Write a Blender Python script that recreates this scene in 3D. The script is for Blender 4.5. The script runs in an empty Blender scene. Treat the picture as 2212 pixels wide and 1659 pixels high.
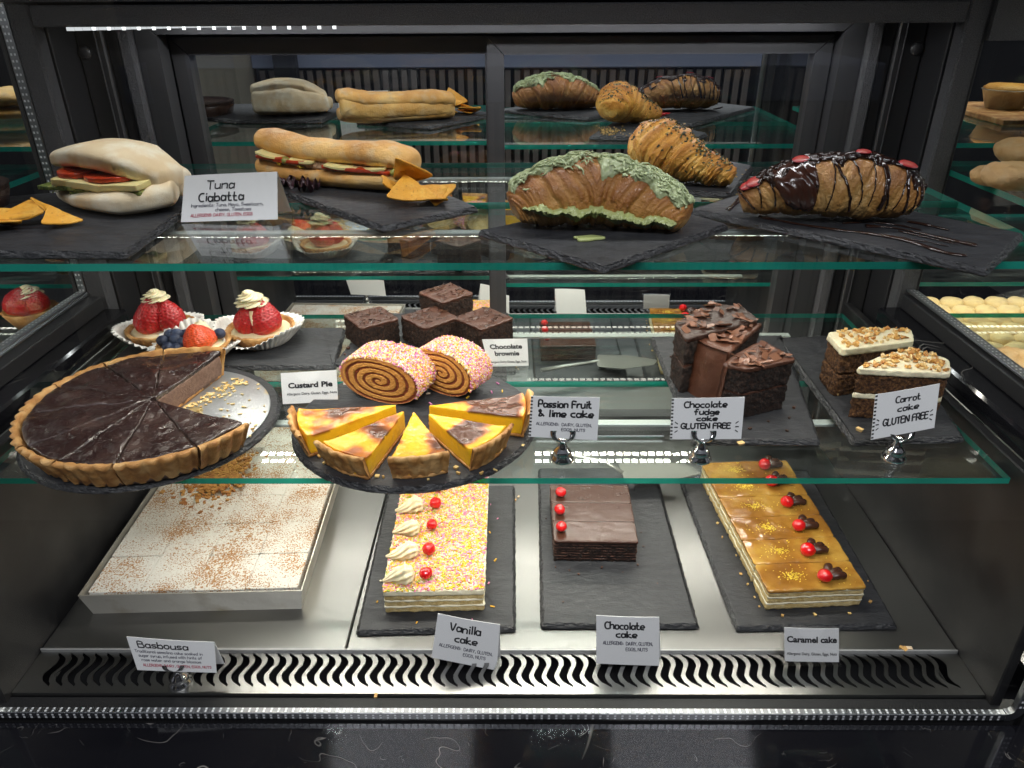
import bpy, math, random
import numpy as np
from mathutils import Matrix
PI=math.pi
SC=bpy.context.scene
COL=SC.collection
rng=np.random.default_rng(7)

# ---------------------------------------------------------------- camera
F_PX=1600.0; CX,CY=1106.0,829.5          # a 26 mm phone lens, measured on a 2212 px wide print of the view
CAM=np.array([0,0,.65])
def _basis(p,y,r):
    Fw=np.array([-math.sin(y)*math.cos(p),math.cos(y)*math.cos(p),-math.sin(p)])
    R=np.array([math.cos(y),math.sin(y),0]); U=np.cross(R,Fw)
    c,s=math.cos(r),math.sin(r)
    return c*R-s*U, s*R+c*U, Fw
CR,CU,CF=_basis(math.radians(27.7),.0092,.0055)
def _ray(u,v): return CR*((u-CX)/F_PX)+CU*((CY-v)/F_PX)+CF
def at(u,v,z):
    d=_ray(u,v); return CAM+d*((z-CAM[2])/d[2])
def aty(u,v,y):
    d=_ray(u,v); return CAM+d*(y/d[1])
cd=bpy.data.cameras.new('camera'); cam=bpy.data.objects.new('camera',cd); COL.objects.link(cam)
cd.sensor_width=36; cd.lens=36*F_PX/2212; cd.clip_start=.01; cd.clip_end=50
mw=Matrix.Identity(4)
for i in range(3):
    mw[i][0]=CR[i]; mw[i][1]=CU[i]; mw[i][2]=-CF[i]; mw[i][3]=CAM[i]
cam.matrix_world=mw
SC.camera=cam
# ---------------------------------------------------------------- world and exposure
w=bpy.data.worlds.new('World'); SC.world=w; w.use_nodes=True
bg=w.node_tree.nodes['Background']; bg.inputs[0].default_value=(.70,.72,.85,1); bg.inputs[1].default_value=.11
SC.view_settings.view_transform='Standard'; SC.view_settings.look='None'
SC.view_settings.exposure=.32; SC.view_settings.gamma=1
SC.cycles.max_bounces=12; SC.cycles.transparent_max_bounces=40; SC.cycles.glossy_bounces=6
SC.cycles.diffuse_bounces=4; SC.cycles.transmission_bounces=6
SC.cycles.sample_clamp_indirect=4; SC.cycles.use_denoising=True
SC.cycles.caustics_reflective=False; SC.cycles.caustics_refractive=False
LED=80.0           # emission of one lamp chip

for nm,x,e in (('ceiling_lamp',-.5,24),('ceiling_lamp',.7,24)):      # shop ceiling lamps above and behind the viewer
    ld=bpy.data.lights.new(nm,'AREA'); ld.shape='RECTANGLE'; ld.size=.6; ld.size_y=.6; ld.energy=e; ld.color=(.93,.94,1.0)
    lo=bpy.data.objects.new(nm,ld); COL.objects.link(lo); lo.location=(x,-.95,2.3); lo.rotation_euler=(math.radians(42),0,0)

# ---------------------------------------------------------------- helpers
def thing(name,label,cat,loc=(0,0,0),group=None,kind=None):
    o=bpy.data.objects.new(name,None); COL.objects.link(o); o.location=loc; o.empty_display_size=.02
    return tag(o,label,cat,group,kind)
def tag(o,label=None,cat=None,group=None,kind=None):
    if label: o['label']=label
    if cat: o['category']=cat
    if group: o['group']=group
    if kind: o['kind']=kind
    return o
def wloc(o):
    l=np.zeros(3)
    while o is not None: l=l+np.array(o.location); o=o.parent
    return l
def part(name,V,F,mat,parent=None,smooth=True,cols=None,kind=None,label=None):
    V=np.asarray(V,float)
    off=wloc(parent) if parent is not None else 0
    me=bpy.data.meshes.new(name)
    me.from_pydata((V-off).tolist(),[],F.tolist() if isinstance(F,np.ndarray) else F)
    for m in (mat if isinstance(mat,(list,tuple)) else [mat]): me.materials.append(m)
    if smooth: me.polygons.foreach_set('use_smooth',[True]*len(me.polygons))
    if cols is not None:
        a=me.color_attributes.new('Col','FLOAT_COLOR','POINT')
        c=np.ones((len(V),4)); c[:,:3]=cols; a.data.foreach_set('color',c.ravel())
    me.update()
    o=bpy.data.objects.new(name,me); COL.objects.link(o)
    if parent is not None: o.parent=parent
    if kind: o['kind']=kind
    if label: o['label']=label
    return o
class MB:
    def __init__(s): s.V=[]; s.F=[]; s.C=[]; s.n=0
    def add(s,V,F,col=None):
        V=np.asarray(V,float); n=s.n
        s.V.append(V)
        if isinstance(F,np.ndarray): s.F+=(F+n).tolist()
        else: s.F+=[tuple(i+n for i in f) for f in F]
        s.C.append(np.tile(np.array(col if col is not None else (1,1,1),float),(len(V),1)) if np.ndim(col)<2 else col)
        s.n+=len(V); return s
    def out(s,name,mat,parent=None,smooth=False,kind=None,label=None):
        return part(name,np.concatenate(s.V),s.F,mat,parent,smooth,np.concatenate(s.C),kind,label)
BF=[(0,3,2,1),(4,5,6,7),(0,1,5,4),(1,2,6,5),(2,3,7,6),(3,0,4,7)]
def box(x0,x1,y0,y1,z0,z1):
    return np.array([(x0,y0,z0),(x1,y0,z0),(x1,y1,z0),(x0,y1,z0),(x0,y0,z1),(x1,y0,z1),(x1,y1,z1),(x0,y1,z1)]),BF
def cbox(x0,x1,y0,y1,z0,z1,b=.0015):
    """box with chamfered edges"""
    V=[];
    for sx in(0,1):
        for sy in(0,1):
            for sz in(0,1):
                X=(x0,x1)[sx];Y=(y0,y1)[sy];Z=(z0,z1)[sz]
                dx=b*(1-2*sx);dy=b*(1-2*sy);dz=b*(1-2*sz)
                V+=[(X,Y+dy,Z+dz),(X+dx,Y,Z+dz),(X+dx,Y+dy,Z)]
    def i(sx,sy,sz,k): return ((sx*2+sy)*2+sz)*3+k
    F=[]
    F.append([i(0,0,0,0),i(0,0,1,0),i(0,1,1,0),i(0,1,0,0)]); F.append([i(1,0,0,0),i(1,1,0,0),i(1,1,1,0),i(1,0,1,0)])
    F.append([i(0,0,0,1),i(1,0,0,1),i(1,0,1,1),i(0,0,1,1)]); F.append([i(0,1,0,1),i(0,1,1,1),i(1,1,1,1),i(1,1,0,1)])
    F.append([i(0,0,0,2),i(0,1,0,2),i(1,1,0,2),i(1,0,0,2)]); F.append([i(0,0,1,2),i(1,0,1,2),i(1,1,1,2),i(0,1,1,2)])
    for a in(0,1):
        for b2 in(0,1):
            F.append([i(a,b2,0,0),i(a,b2,1,0),i(a,b2,1,1),i(a,b2,0,1)])
            F.append([i(a,0,b2,0),i(a,1,b2,0),i(a,1,b2,2),i(a,0,b2,2)])
            F.append([i(0,a,b2,1),i(1,a,b2,1),i(1,a,b2,2),i(0,a,b2,2)])
    for sx in(0,1):
        for sy in(0,1):
            for sz in(0,1): F.append([i(sx,sy,sz,0),i(sx,sy,sz,1),i(sx,sy,sz,2)])
    return np.array(V),F
def gridF(nu,nv,wu=False,wv=False,off=0):
    a=np.arange(nu if wu else nu-1)[:,None]; b=np.arange(nv if wv else nv-1)[None,:]
    a2=(a+1)%nu; b2=(b+1)%nv
    f=np.stack([a*nv+b,a2*nv+b,a2*nv+b2,a*nv+b2],-1).reshape(-1,4)
    return f+off
def _h(ix,iy,iz,s):
    n=(ix*73856093)^(iy*19349663)^(iz*83492791)^(s*2654435761)
    n=(n^(n>>13))*1274126177; n=n&0xffffffff; n=(n^(n>>16))&0xffff
    return n/32767.5-1
def noise(P,scale=1,seed=0,oct=1):
    P=np.asarray(P,float)*scale; r=0; amp=1; tot=0
    for o in range(oct):
        i=np.floor(P).astype(np.int64); f=P-i; f=f*f*(3-2*f); s=seed+o*17
        x,y,z=i[...,0],i[...,1],i[...,2]; fx,fy,fz=f[...,0],f[...,1],f[...,2]
        def L(a,b,t): return a+(b-a)*t
        v=L(L(L(_h(x,y,z,s),_h(x+1,y,z,s),fx),L(_h(x,y+1,z,s),_h(x+1,y+1,z,s),fx),fy),
            L(L(_h(x,y,z+1,s),_h(x+1,y,z+1,s),fx),L(_h(x,y+1,z+1,s),_h(x+1,y+1,z+1,s),fx),fy),fz)
        r=r+v*amp; tot+=amp; amp*=.5; P=P*2.03
    return r/tot
def rotz(V,a,c=(0,0)):
    V=np.array(V,float); x=V[:,0]-c[0]; y=V[:,1]-c[1]; ca,sa=math.cos(a),math.sin(a)
    V[:,0]=c[0]+x*ca-y*sa; V[:,1]=c[1]+x*sa+y*ca; return V
def lerp(a,b,t): return np.array(a)*(1-t)+np.array(b)*t
def ramp(t,stops):
    t=np.clip(t,0,1); xs=[s[0] for s in stops]; c=np.array([s[1] for s in stops],float)
    return np.stack([np.interp(t,xs,c[:,k]) for k in range(3)],-1)
def spline(P,n):
    P=np.asarray(P,float); m=len(P); t=np.linspace(0,m-1,n); i=np.clip(np.floor(t).astype(int),0,m-2); f=(t-i)[:,None]
    g=lambda k:P[np.clip(k,0,m-1)]
    p0,p1,p2,p3=g(i-1),g(i),g(i+1),g(i+2)
    return .5*((2*p1)+(-p0+p2)*f+(2*p0-5*p1+4*p2-p3)*f*f+(-p0+3*p1-3*p2+p3)*f**3)
def tube(P,R,n=8,flat=1.0,closed=False):
    P=np.asarray(P,float); m=len(P); R=np.broadcast_to(R,(m,))
    T=np.gradient(P,axis=0); T/=np.linalg.norm(T,axis=1)[:,None]+1e-12
    up=np.array([0,0,1.]); S=np.cross(T,up); bad=np.linalg.norm(S,axis=1)<1e-3; S[bad]=(1,0,0)
    S/=np.linalg.norm(S,axis=1)[:,None]; N=np.cross(S,T)
    a=np.linspace(0,2*PI,n,endpoint=False)
    V=P[:,None]+R[:,None,None]*(np.cos(a)[None,:,None]*S[:,None]+flat*np.sin(a)[None,:,None]*N[:,None])
    F=gridF(m,n,False,True).tolist(); F.append(list(range(n))[::-1]); F.append([(m-1)*n+k for k in range(n)])
    return V.reshape(-1,3),F
def lathe(prof,c,n=32,fl=None):
    """prof: list of (r,z) from bottom to top; fl(phi,k,r)->r"""
    a=np.linspace(0,2*PI,n,endpoint=False); pr=np.array(prof)
    r=np.repeat(pr[:,0:1],n,1)
    if fl is not None: r=fl(a[None,:],np.arange(len(pr))[:,None],r)
    V=np.stack([c[0]+r*np.cos(a),c[1]+r*np.sin(a),c[2]+np.repeat(pr[:,1:2],n,1)],-1)
    F=gridF(len(pr),n,False,True)[:, ::-1].tolist()
    if pr[0,0]>1e-5: F.append(list(range(n))[::-1])
    if pr[-1,0]>1e-5: F.append([(len(pr)-1)*n+k for k in range(n)])
    return V.reshape(-1,3),F
def dense(poly,step,rad=0.0,closed=True):
    """polygon corners -> evenly spaced outline with rounded corners"""
    P=np.array(poly,float)
    if rad>0:
        Q=[]
        m=len(P)
        for i in range(m):
            p=P[i]; a=P[i-1]-p; b=P[(i+1)%m]-p; la,lb=np.linalg.norm(a),np.linalg.norm(b)
            r=min(rad,la*.45,lb*.45); A=p+a/la*r; B=p+b/lb*r
            for t in np.linspace(0,1,5): Q.append((1-t)**2*A+2*t*(1-t)*p+t*t*B)
        P=np.array(Q)
    Pc=np.vstack([P,P[:1]]); d=np.linalg.norm(np.diff(Pc,axis=0),axis=1); s=np.concatenate([[0],np.cumsum(d)])
    n=max(12,int(s[-1]/step)); t=np.linspace(0,s[-1],n,endpoint=False)
    return np.stack([np.interp(t,s,Pc[:,0]),np.interp(t,s,Pc[:,1])],-1)
def ccw(poly):
    P=np.array(poly,float); x,y=P[:,0],P[:,1]
    return P if np.sum(x*np.roll(y,-1)-np.roll(x,-1)*y)>0 else P[::-1]
def normals2(O):
    T=np.roll(O,-1,0)-np.roll(O,1,0); N=np.stack([T[:,1],-T[:,0]],-1); return N/(np.linalg.norm(N,axis=1)[:,None]+1e-12)
def solid(O,z0,z1,nz=6,nt=8,rnd=.002,side=(.0006,300),top=(.0004,200),off=None,seed=0,dome=0,center=None,bottom=True):
    """closed solid over an outline: walls with relief, rounded top edge, relief on the top"""
    O=ccw(O); N=normals2(O); n=len(O); c=O.mean(0) if center is None else np.array(center)
    rings=[];typ=[]
    h=z1-z0
    for k in range(nz):
        t=k/(nz-1); z=z0+(h-rnd)*t
        o=off(t) if off else 0
        rings.append((O+N*o,z)); typ.append(0)
    oe=off(1) if off else 0
    for a in (30,60,90):
        a=math.radians(a); rings.append((O+N*(oe-rnd*(1-math.cos(a))),z1-rnd*(1-math.sin(a)))); typ.append(1)
    base=rings[-1][0]
    for k in range(1,nt+1):
        t=1-k/(nt+.3); rings.append((c+(base-c)*t,z1+dome*(1-t*t))); typ.append(2)
    V=np.zeros((len(rings),n,3)); dz=np.zeros((len(rings),n))
    for k,(P,z) in enumerate(rings):
        V[k,:,0]=P[:,0]; V[k,:,1]=P[:,1]; V[k,:,2]=z
    flat=V.reshape(-1,3)
    ns=noise(flat,side[1],seed,3).reshape(V.shape[:2]); nt_=noise(flat,top[1],seed+5,3).reshape(V.shape[:2])
    for k,ty in enumerate(typ):
        if ty<2:
            V[k,:,:2]+=N*(ns[k]*side[0])[:,None]
        if ty>=1: V[k,:,2]+=nt_[k]*top[0]*(1 if ty==2 else .5)
    F=gridF(len(rings),n,False,True)[:, ::-1].tolist()
    F.append([(len(rings)-1)*n+k for k in range(n)])
    if bottom: F.append(list(range(n))[::-1])
    V=V.reshape(-1,3)
    return V,F
def scatter_bits(mb,P,N,size,cols,jit=.6,lay=True,seed=1):
    """small tilted blocks at points P with surface normals N"""
    r=np.random.default_rng(seed)
    for p,nn in zip(P,N):
        nn=nn/(np.linalg.norm(nn)+1e-9)
        a=r.normal(size=3); a-=nn*np.dot(a,nn)*(1 if lay else .3); a/=np.linalg.norm(a)+1e-9
        b=np.cross(nn,a); b/=np.linalg.norm(b)+1e-9; c=np.cross(a,b)
        s=np.array(size)*r.uniform(1-jit,1+jit,3)
        X=np.array([(x,y,z) for z in(-1,1) for x,y in((-1,-1),(1,-1),(1,1),(-1,1))])*.5*s
        X[:4,:2]*=r.uniform(.6,1)
        mb.add(p+X[:,:1]*a+X[:,1:2]*b+X[:,2:]*c,BF,cols[r.integers(len(cols))])
# ---------------------------------------------------------------- materials
MATS={}
def nd(nt,t,**k):
    n=nt.nodes.new(t)
    for a,b in k.items(): setattr(n,a,b)
    return n
def M(name,base=(.5,.5,.5),rough=.5,metal=0,bump=None,var=None,vcol=False,coat=0,sss=0,spec=.5,var2=None,aniso=None,stretch=None,rvar=None,sscol=None):
    m=bpy.data.materials.new(name); m.use_nodes=True; nt=m.node_tree; p=nt.nodes['Principled BSDF']
    p.inputs['Roughness'].default_value=rough; p.inputs['Metallic'].default_value=metal
    p.inputs['Coat Weight'].default_value=coat; p.inputs['Coat Roughness'].default_value=.08
    p.inputs['Specular IOR Level'].default_value=spec
    if sss:
        p.inputs['Subsurface Weight'].default_value=sss; p.inputs['Subsurface Scale'].default_value=.004
        p.inputs['Subsurface Radius'].default_value=sscol or (1,.6,.3)
    tc=nd(nt,'ShaderNodeTexCoord'); vec=tc.outputs['Object']
    if stretch:
        mp=nd(nt,'ShaderNodeMapping'); mp.inputs['Scale'].default_value=stretch
        nt.links.new(vec,mp.inputs[0]); vec=mp.outputs[0]
    def nz(scale,detail=3,dist=0):
        n=nd(nt,'ShaderNodeTexNoise'); n.inputs['Scale'].default_value=scale; n.inputs['Detail'].default_value=detail
        n.inputs['Distortion'].default_value=dist; nt.links.new(vec,n.inputs['Vector']); return n.outputs['Fac']
    if vcol:
        a=nd(nt,'ShaderNodeAttribute',attribute_name='Col'); c=a.outputs['Color']
    else:
        r=nd(nt,'ShaderNodeRGB'); r.outputs[0].default_value=(*base,1); c=r.outputs[0]
    for v in (var,var2):
        if not v: continue
        sc,lo,hi,c2=v[:4]
        f=nz(sc,v[4] if len(v)>4 else 4); mr=nd(nt,'ShaderNodeMapRange'); mr.inputs[1].default_value=lo; mr.inputs[2].default_value=hi
        nt.links.new(f,mr.inputs[0]); mx=nd(nt,'ShaderNodeMix',data_type='RGBA')
        nt.links.new(mr.outputs[0],mx.inputs[0]); nt.links.new(c,mx.inputs[6]); mx.inputs[7].default_value=(*c2,1); c=mx.outputs[2]
    nt.links.new(c,p.inputs['Base Color'])
    if rvar:
        f=nz(rvar[0],4); mr=nd(nt,'ShaderNodeMapRange'); mr.inputs[1].default_value=.3; mr.inputs[2].default_value=.7
        mr.inputs[3].default_value=rvar[1]; mr.inputs[4].default_value=rvar[2]
        nt.links.new(f,mr.inputs[0]); nt.links.new(mr.outputs[0],p.inputs['Roughness'])
    if bump:
        last=None
        for (sc,di) in (bump if isinstance(bump[0],tuple) else [bump]):
            b=nd(nt,'ShaderNodeBump'); b.inputs['Distance'].default_value=di; b.inputs['Strength'].default_value=1
            nt.links.new(nz(sc,4),b.inputs['Height'])
            if last: nt.links.new(last,b.inputs['Normal'])
            last=b.outputs[0]
        nt.links.new(last,p.inputs['Normal'])
    if aniso: p.inputs['Anisotropic'].default_value=aniso
    MATS[name]=m; return m
def glass_mat(name,tint,refl=1.0,rough=0.0,base_r=.04,dirt=0):
    m=bpy.data.materials.new(name); m.use_nodes=True; nt=m.node_tree
    for n in list(nt.nodes): nt.nodes.remove(n)
    out=nd(nt,'ShaderNodeOutputMaterial'); tr=nd(nt,'ShaderNodeBsdfTransparent'); tr.inputs[0].default_value=(*tint,1)
    gl=nd(nt,'ShaderNodeBsdfGlossy'); gl.inputs['Color'].default_value=(1,1,1,1); gl.inputs['Roughness'].default_value=rough
    g=nd(nt,'ShaderNodeNewGeometry'); dt=nd(nt,'ShaderNodeVectorMath',operation='DOT_PRODUCT')
    nt.links.new(g.outputs['Normal'],dt.inputs[0]); nt.links.new(g.outputs['Incoming'],dt.inputs[1])
    ab=nd(nt,'ShaderNodeMath',operation='ABSOLUTE'); nt.links.new(dt.outputs['Value'],ab.inputs[0])
    su=nd(nt,'ShaderNodeMath',operation='SUBTRACT'); su.inputs[0].default_value=1; nt.links.new(ab.outputs[0],su.inputs[1])
    pw=nd(nt,'ShaderNodeMath',operation='POWER'); nt.links.new(su.outputs[0],pw.inputs[0]); pw.inputs[1].default_value=5
    ma=nd(nt,'ShaderNodeMath',operation='MULTIPLY_ADD'); nt.links.new(pw.outputs[0],ma.inputs[0]); ma.inputs[1].default_value=refl*(1-base_r); ma.inputs[2].default_value=refl*base_r
    mx=nd(nt,'ShaderNodeMixShader'); nt.links.new(ma.outputs[0],mx.inputs[0]); nt.links.new(tr.outputs[0],mx.inputs[1]); nt.links.new(gl.outputs[0],mx.inputs[2])
    res=mx.outputs[0]
    if dirt:      # smears and fine scratches wiped along the shelf
        tc=nd(nt,'ShaderNodeTexCoord'); mp=nd(nt,'ShaderNodeMapping'); mp.inputs['Scale'].default_value=(1,5,1); nt.links.new(tc.outputs['Object'],mp.inputs[0])
        n1=nd(nt,'ShaderNodeTexNoise'); n1.inputs['Scale'].default_value=9; n1.inputs['Detail'].default_value=9; n1.inputs['Roughness'].default_value=.7; nt.links.new(mp.outputs[0],n1.inputs[0])
        mr=nd(nt,'ShaderNodeMapRange'); mr.inputs[1].default_value=.45; mr.inputs[2].default_value=.75; mr.inputs[4].default_value=dirt; nt.links.new(n1.outputs['Fac'],mr.inputs[0])
        df=nd(nt,'ShaderNodeBsdfGlossy'); df.inputs['Roughness'].default_value=.45; df.inputs[0].default_value=(.8,.85,.85,1)
        m2=nd(nt,'ShaderNodeMixShader'); nt.links.new(mr.outputs[0],m2.inputs[0]); nt.links.new(res,m2.inputs[1]); nt.links.new(df.outputs[0],m2.inputs[2]); res=m2.outputs[0]
    nt.links.new(res,out.inputs[0]); MATS[name]=m; return m
def emit_mat(name,col,s):
    m=bpy.data.materials.new(name); m.use_nodes=True; nt=m.node_tree
    for n in list(nt.nodes): nt.nodes.remove(n)
    out=nd(nt,'ShaderNodeOutputMaterial'); e=nd(nt,'ShaderNodeEmission'); e.inputs[0].default_value=(*col,1); e.inputs[1].default_value=s
    nt.links.new(e.outputs[0],out.inputs[0]); return m
def marble_mat():
    m=M('black_marble',(.006,.006,.008),.07,spec=.6); nt=m.node_tree; p=nt.nodes['Principled BSDF']
    tc=nd(nt,'ShaderNodeTexCoord'); acc=None
    for sc,wd,off,lim in ((3.2,.0030,0,.60),(8,.0032,3.7,.58),(21,.0045,7.1,.66)):
        mp=nd(nt,'ShaderNodeMapping'); mp.inputs['Location'].default_value=(off,off*.7,0); nt.links.new(tc.outputs['Object'],mp.inputs[0])
        n=nd(nt,'ShaderNodeTexNoise'); n.inputs['Scale'].default_value=sc; n.inputs['Detail'].default_value=2.2; n.inputs['Distortion'].default_value=1.0; nt.links.new(mp.outputs[0],n.inputs[0])
        s=nd(nt,'ShaderNodeMath',operation='SUBTRACT'); nt.links.new(n.outputs['Fac'],s.inputs[0]); s.inputs[1].default_value=.5
        a=nd(nt,'ShaderNodeMath',operation='ABSOLUTE'); nt.links.new(s.outputs[0],a.inputs[0])
        r=nd(nt,'ShaderNodeMapRange'); r.inputs[1].default_value=0; r.inputs[2].default_value=wd; r.inputs[3].default_value=1; r.inputs[4].default_value=0; nt.links.new(a.outputs[0],r.inputs[0])
        k=nd(nt,'ShaderNodeTexNoise'); k.inputs['Scale'].default_value=sc*1.7; nt.links.new(mp.outputs[0],k.inputs[0])
        kr=nd(nt,'ShaderNodeMapRange'); kr.inputs[1].default_value=lim-.06; kr.inputs[2].default_value=lim+.1; nt.links.new(k.outputs['Fac'],kr.inputs[0])
        mu=nd(nt,'ShaderNodeMath',operation='MULTIPLY'); nt.links.new(r.outputs[0],mu.inputs[0]); nt.links.new(kr.outputs[0],mu.inputs[1])
        if acc is None: acc=mu.outputs[0]
        else:
            ad=nd(nt,'ShaderNodeMath',operation='MAXIMUM'); nt.links.new(acc,ad.inputs[0]); nt.links.new(mu.outputs[0],ad.inputs[1]); acc=ad.outputs[0]
    mx=nd(nt,'ShaderNodeMix',data_type='RGBA'); nt.links.new(acc,mx.inputs[0]); mx.inputs[6].default_value=(.006,.006,.008,1); mx.inputs[7].default_value=(.20,.19,.18,1)
    nt.links.new(mx.outputs[2],p.inputs['Base Color']); return m
m_slate=M('slate_stone',(.016,.017,.020),.48,bump=((90,.0011),(420,.0004)),var=(55,.35,.75,(.030,.031,.035)),var2=(700,.66,.74,(.10,.10,.10)),stretch=(1,2.2,1),rvar=(60,.4,.6))
m_slate_edge=M('slate_chipped_edge',(.012,.0125,.015),.38,bump=((160,.002),(600,.0006)),var=(200,.5,.8,(.05,.05,.055)),stretch=(1,1,3))
m_steel=M('brushed_steel',(.27,.27,.266),.36,1,bump=(900,.00006),stretch=(.04,1,1),aniso=.4,rvar=(6,.24,.42),var=(4,.4,.8,(.30,.30,.295)))
m_plate=M('brushed_vent_steel',(.26,.26,.257),.30,1,bump=(1400,.0001),stretch=(1,.03,1),aniso=.5)
m_chrome=M('chrome',(.92,.92,.92),.09,1)
m_alu=M('spacer_aluminium',(.30,.31,.33),.35,1,bump=(300,.0003))
m_dot=M('spacer_perforation',(.85,.87,.9),.5,.3)
m_black=M('black_powder_coat',(.014,.014,.016),.45,spec=.35,bump=(1500,.00035))
m_tex=M('textured_black_paint',(.055,.055,.06),.38,spec=.4,bump=((900,.003),(300,.0006)),var=(1000,.45,.7,(.15,.15,.16)))
m_frame=M('dark_anodised_frame',(.045,.045,.048),.34,.2,bump=(500,.0001),stretch=(1,1,.05))
m_dark=M('matt_black',(.008,.008,.009),.6)
m_side=M('black_side_panel',(.010,.010,.011),.42,spec=.35,bump=(900,.0003),var=(14,.4,.8,(.035,.034,.033)))
m_marble=marble_mat()
m_mirror=M('mirror_glass',(.8,.83,.82),.005,1)
m_glass=glass_mat('shelf_glass',(.95,.985,.97),1.1,.012,.042,dirt=.055)
m_pane=glass_mat('front_glass',(.985,.99,.985),.6,0,.035)
m_acryl=glass_mat('clear_acrylic',(.99,.99,.99),.9,0,.04)
def edge_mat():
    m=M('green_glass_edge',(.02,.28,.22),.12,spec=.8,var=(5,.40,.62,(.004,.055,.045)),stretch=(1,.1,.1)); nt=m.node_tree; p=nt.nodes['Principled BSDF']
    tr=nd(nt,'ShaderNodeBsdfTranslucent'); tr.inputs[0].default_value=(.05,.80,.64,1)
    tp=nd(nt,'ShaderNodeBsdfTransparent'); tp.inputs[0].default_value=(.05,.6,.45,1)
    a=nd(nt,'ShaderNodeMixShader'); a.inputs[0].default_value=.5; nt.links.new(tr.outputs[0],a.inputs[1]); nt.links.new(tp.outputs[0],a.inputs[2])
    b=nd(nt,'ShaderNodeMixShader'); b.inputs[0].default_value=.5; nt.links.new(p.outputs[0],b.inputs[1]); nt.links.new(a.outputs[0],b.inputs[2])
    nt.links.new(b.outputs[0],nt.nodes['Material Output'].inputs[0]); return m
m_gedge=edge_mat()
m_led=emit_mat('led_chip',(1,.95,.84),LED)
m_ledcool=emit_mat('led_diffuser_cool',(.97,.98,1),LED*.60); m_ledrear=emit_mat('led_chip_rear',(.93,.97,1),.6)
m_ledbar=M('led_bar_housing',(.62,.62,.6),.35,.2)
m_paper=M('white_card_paper',(.80,.80,.80),.6,bump=(500,.00008))
m_ink=M('black_marker_ink',(.012,.012,.015),.5)
m_greyink=M('thin_grey_pen_ink',(.10,.10,.13),.5)
m_red=M('red_pen_ink',(.45,.04,.08),.5)
m_cherry=M('glace_cherry',(.62,.006,.008),.12,coat=.7,sss=.35,sscol=(1,.08,.05))
m_cream=M('whipped_cream',(.80,.71,.46),.42,sss=.2,bump=(200,.0003))
m_food=M('food_vertex_colour',vcol=True,rough=.5)
m_food_gloss=M('glazed_food',vcol=True,rough=.22,coat=.25,bump=(180,.0006))
m_crumb=M('crumbly_food',vcol=True,rough=.8,bump=((500,.0016),(1600,.0007)))
m_bread=M('bread_crust',vcol=True,rough=.62,bump=((150,.0012),(700,.0007)),var=(70,.5,.8,(.62,.44,.24)))
m_pastry=M('flaky_pastry',vcol=True,rough=.4,coat=.1,bump=((220,.0020),(900,.0009)))
m_floury=M('floury_bread_crust',vcol=True,rough=.75,bump=((90,.0008),(900,.0005)),var=(45,.45,.7,(.90,.82,.64)))
m_spr=M('sugar_sprinkles',vcol=True,rough=.4)
m_choc=M('dark_chocolate_sauce',(.022,.008,.005),.16,coat=.5,bump=(120,.0006))
m_milk=M('milk_chocolate_glaze',(.050,.019,.011),.26,bump=(60,.0006))
m_fudge=M('fudge_icing',(.060,.021,.011),.36,bump=((120,.0012),(700,.0004)),var=(60,.4,.7,(.085,.032,.018)))
m_shav=M('chocolate_shavings',vcol=True,rough=.35,bump=(300,.0003))
m_straw=M('strawberry_skin',vcol=True,rough=.34,coat=.15,sss=.08,sscol=(1,.1,.05))
m_blue=M('blueberry_skin',(.012,.018,.045),.5,var=(90,.4,.7,(.05,.07,.13)),spec=.4)
m_cup=M('white_fluted_paper',(.80,.79,.76),.6,sss=.0)
m_cust=M('custard_cut_side',(.80,.50,.035),.38,sss=.15,bump=(300,.0006),var=(60,.4,.8,(.85,.58,.09)))
m_tin=M('baking_tin',(.62,.59,.52),.36,.75,bump=(40,.0008),var=(25,.5,.75,(.40,.33,.22)))
m_nacho=M('tortilla_chip',(.78,.36,.03),.6,bump=((120,.001),(700,.0004)),var=(120,.5,.75,(.85,.47,.07)),var2=(400,.62,.72,(.45,.18,.02)))
def coconut_mat():
    m=M('coconut_dusted_semolina',(.30,.125,.03),.75,bump=((1100,.0018),(300,.0008))); nt=m.node_tree; p=nt.nodes['Principled BSDF']
    tc=nd(nt,'ShaderNodeTexCoord')
    def N(sc,det=3):
        n=nd(nt,'ShaderNodeTexNoise'); n.inputs['Scale'].default_value=sc; n.inputs['Detail'].default_value=det; nt.links.new(tc.outputs['Object'],n.inputs[0]); return n.outputs['Fac']
    a=N(520,2); b=N(24,4)
    s=nd(nt,'ShaderNodeMath',operation='MULTIPLY_ADD'); nt.links.new(b,s.inputs[0]); s.inputs[1].default_value=-.58; nt.links.new(a,s.inputs[2])
    r=nd(nt,'ShaderNodeMapRange'); r.inputs[1].default_value=.115; r.inputs[2].default_value=.18; nt.links.new(s.outputs[0],r.inputs[0])
    mx=nd(nt,'ShaderNodeMix',data_type='RGBA'); nt.links.new(r.outputs[0],mx.inputs[0]); mx.inputs[6].default_value=(.40,.20,.07,1); mx.inputs[7].default_value=(.72,.69,.61,1)
    nt.links.new(mx.outputs[2],p.inputs['Base Color']); return m
m_coco=coconut_mat()
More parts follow.
